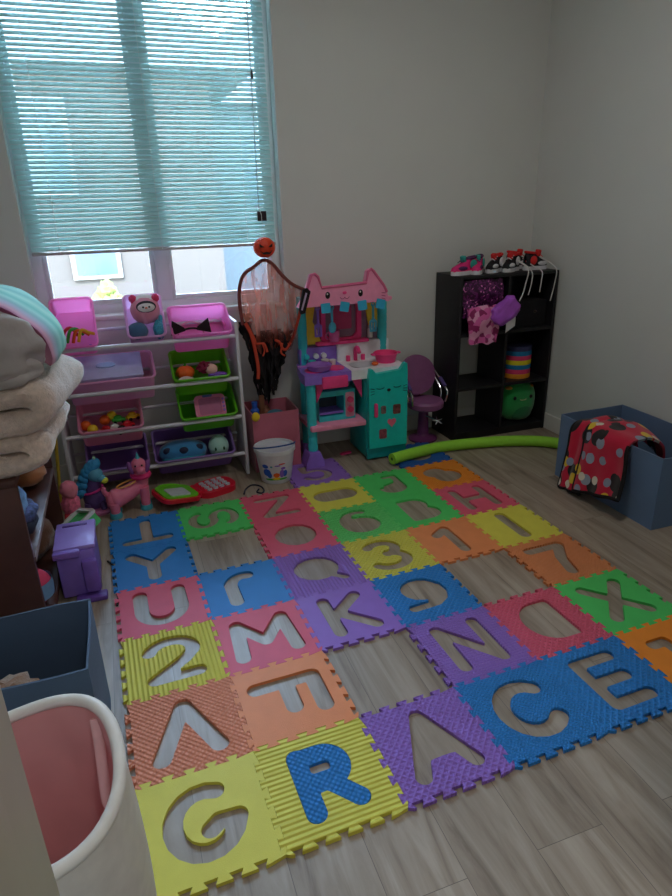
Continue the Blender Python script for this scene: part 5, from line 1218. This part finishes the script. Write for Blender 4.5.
# purple toy
pl1 = C_('toy_lavender', (140, 112, 206), rough=.4); pl2 = C_('toy_purple', (104, 72, 158), rough=.4)
t = thing('purple_toy_cabinet', 'lavender plastic toy cabinet with a stepped top beside the bookcase', 'toy', (-.275, 2.28, 0))
obj('cabinet_body', B().box(-.345, -.212, 2.185, 2.40, .012, .20, .008), pl1, t)
obj('top_lid', B().box(-.35, -.205, 2.19, 2.405, .2, .218, .006), C_('toy_pale_lavender', (166, 140, 226), rough=.4), t)
obj('lid_slot', B().box(-.325, -.235, 2.36, 2.372, .218, .2215, .001), pl2, t)
obj('lid_lip', B().box(-.352, -.26, 2.165, 2.19, .186, .212, .005), pl1, t)
obj('front_drawer', B().box(-.262, -.206, 2.16, 2.19, .03, .165, .012), C_('toy_violet', (126, 96, 192), rough=.4), t)
obj('base_foot', B().box(-.30, -.19, 2.14, 2.19, 0, .02, .006), pl2, t)
simple('power_cord', B().tube(spline([(-.19, 2.42, .006), (-.165, 2.36, .006), (-.17, 2.28, .006), (-.15, 2.18, .006), (-.16, 2.08, .006)], 8), .004, 8), C_('cord_black', (26, 24, 28)), 'thin black cord on the floor beside the lavender toy cabinet', 'cord', origin=(-.17, 2.3, 0))

# ================================================================== LEFT BIN AND HAMPER
lf = mat('left_slate_fabric', (84, 104, 130), rough=.9, var=.06, scale=6, bump=.25, bscale=600)
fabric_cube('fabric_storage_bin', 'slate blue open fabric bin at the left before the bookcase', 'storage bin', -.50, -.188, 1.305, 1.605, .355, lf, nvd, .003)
fz = bpy.data.objects
simple('fuzzy_toy', B().ell((-.39, 1.40, .225), (.09, .07, .07), disp=.25, dscale=16), C_('tan_fur', (150, 118, 96), rough=.95, bump=.8, sheen=.5), 'tan fuzzy toy lying in the left blue bin', 'plush toy', origin=(-.4, 1.42, .12))
b = B()
for k in range(3): b.tube(spline([(-.475, 1.36 + .012 * k, .22), (-.445, 1.345 + .014 * k, .27), (-.41, 1.34 + .015 * k, .285), (-.36, 1.345 + .012 * k, .25)], 6), .006, 8)
simple('white_cable', b, C_('cable_white', (206, 206, 206), rough=.5), 'coiled white cable on the tan toy in the left blue bin', 'cable', origin=(-.41, 1.36, .2))
simple('storage_pouch', B().ell((-.36, 1.46, .075), (.13, .12, .06), disp=.25), C_('pouch_dark', (60, 58, 64), rough=.9), 'dark soft pouch at the bottom of the left blue bin', 'pouch', origin=(-.36, 1.46, .015))

hm = thing('laundry_basket', 'white rubbery basket with pink lining in the near left corner', 'basket', (-.266, .822, 0))
hc = Vector((-.27, .826, 0)); HH = .541
def hrad(a, z):
    k = z / HH
    r = .180 + .008 * sin(PI * k) * (1 + .4 * sin(2 * a + .7)) + .008 * k
    r *= (1 + .02 * sin(3 * a + 1 + 2 * k)) * (1 - .03 * cos(4 * a)) * math.hypot(.96 * cos(a), .87 * sin(a))
    return r
def htop(a): return HH + .018 * cos(2 * (a - .5)) + .012 * cos(a - 1.4)
def hw(off):
    def fn(u, v):
        a = 2 * PI * u; z = v * htop(a); r = hrad(a, z) - off
        if v < .06: r -= .03 * (1 - v / .06) ** 2
        return hc + Vector((r * cos(a), r * sin(a), z))
    return fn
hwm = C_('basket_white', (224, 220, 214), rough=.5, bump=.05, bscale=30)
b = B(); b.surf(hw(0), 72, 24, cu=True); obj('outer_wall', b, hwm, hm, angle=80)
hl = mat('pink_lining', (232, 172, 172), rough=.45, var=.08, scale=6, bump=.15, bscale=14, spec=.5)
def hin(u, v):
    a = 2 * PI * u; z = .02 + v * (htop(a) - .022); r = hrad(a, z) - .012 - .012 * (1 - v) + .006 * noise.noise(Vector((cos(a) * 3, sin(a) * 3, v * 4)))
    return hc + Vector((r * cos(a), r * sin(a), z))
b = B(); b.surf(hin, 72, 24, cu=True); b.lathe([(0, .02), (.17, .02)], 72, hc); obj('lining', b, hl, hm, angle=80, recalc=False)
b = B(); b.tube([hc + Vector(((hrad(a, htop(a)) - .006) * cos(a), (hrad(a, htop(a)) - .006) * sin(a), htop(a))) for a in np.linspace(0, 2 * PI, 73)[:-1]], .0105, 12, closed=True)
obj('rolled_rim', b, C_('basket_rim', (232, 229, 224), rough=.45), hm)
lpts = []
for k in range(15):
    u = k / 14; a = .62 - .66 * u; r = hrad(a, .5) - .016 - .024 * sin(PI * u)
    lpts.append(hc + Vector((r * cos(a), r * sin(a), htop(a) - .022 - .12 * sin(PI * u) ** .8 - .02 * u)))
obj('handle_loop', B().tube(lpts, .009, 10, flat=.35), C_('lining_fold', (240, 196, 198), rough=.4), hm, angle=80)

# ================================================================== LIGHT
w = bpy.data.worlds.new('sky'); bpy.context.scene.world = w; w.use_nodes = True; nt = w.node_tree
bg = nt.nodes['Background']; tc = nt.nodes.new('ShaderNodeTexCoord'); sp = nt.nodes.new('ShaderNodeSeparateXYZ'); nt.links.new(tc.outputs['Generated'], sp.inputs[0])
rp = nt.nodes.new('ShaderNodeValToRGB'); e = rp.color_ramp.elements; e[0].position = 0; e[0].color = (.86, .93, 1, 1); e[1].position = .7; e[1].color = (.36, .58, .95, 1)
nt.links.new(sp.outputs[2], rp.inputs['Fac']); nt.links.new(rp.outputs['Color'], bg.inputs['Color']); bg.inputs['Strength'].default_value = 25
sl = bpy.data.lights.new('sun', 'SUN'); sl.energy = 14; sl.angle = R(.6); sl.color = (1, .96, .9)
so = bpy.data.objects.new('sun', sl); COL.objects.link(so); so.rotation_euler = Vector((.35, .75, -.75)).to_track_quat('-Z', 'Y').to_euler(); so.location = (0, -6, 8)
lf_ = thing('added_room_fill', 'added round fill light, out of view above the middle of the room', 'added fill light', (1.1, 1.75, ZC))  # unseen lamp and fixture added to brighten the walls
obj('fill_base', B().lathe([(0, ZC - .001), (.17, ZC - .001), (.17, ZC - .03), (0, ZC - .03)], 32, (1.1, 1.75, 0)), trimm, lf_)
ll = bpy.data.lights.new('room_fill_lamp', 'AREA'); ll.shape = 'DISK'; ll.size = .34; ll.energy = 6.5; ll.color = (1, .98, .95)
lo = bpy.data.objects.new('room_fill_lamp', ll); COL.objects.link(lo); lo.location = (1.1, 1.75, ZC - .035)
lh_ = thing('added_hall_fill', 'added round fill light, out of view in the hall behind the doorway', 'added fill light', (.36, -.55, ZC))  # second unseen lamp, added to lift object fronts and the door jamb
obj('fill_base', B().lathe([(0, ZC - .001), (.15, ZC - .001), (.15, ZC - .03), (0, ZC - .03)], 32, (.36, -.55, 0)), trimm, lh_)
l2 = bpy.data.lights.new('hall_fill_lamp', 'AREA'); l2.shape = 'DISK'; l2.size = .3; l2.energy = 8; l2.color = (1, .98, .95)
lo = bpy.data.objects.new('hall_fill_lamp', l2); COL.objects.link(lo); lo.location = (.36, -.55, ZC - .035)
pl = bpy.data.lights.new('window_portal', 'AREA'); pl.shape = 'RECTANGLE'; pl.size = WX1 - WX0; pl.size_y = WZ1 - WZ0; pl.cycles.is_portal = True
po = bpy.data.objects.new('window_portal', pl); COL.objects.link(po); po.location = ((WX0 + WX1) / 2, YB + .16, (WZ0 + WZ1) / 2); po.rotation_euler = (R(-90), 0, 0)

sc = bpy.context.scene
sc.cycles.use_denoising = True; sc.cycles.max_bounces = 10; sc.cycles.diffuse_bounces = 6; sc.cycles.transparent_max_bounces = 16; sc.cycles.sample_clamp_indirect = 8
sc.view_settings.view_transform = 'Standard'; sc.view_settings.look = 'None'; sc.view_settings.exposure = 0.6; sc.view_settings.gamma = 1
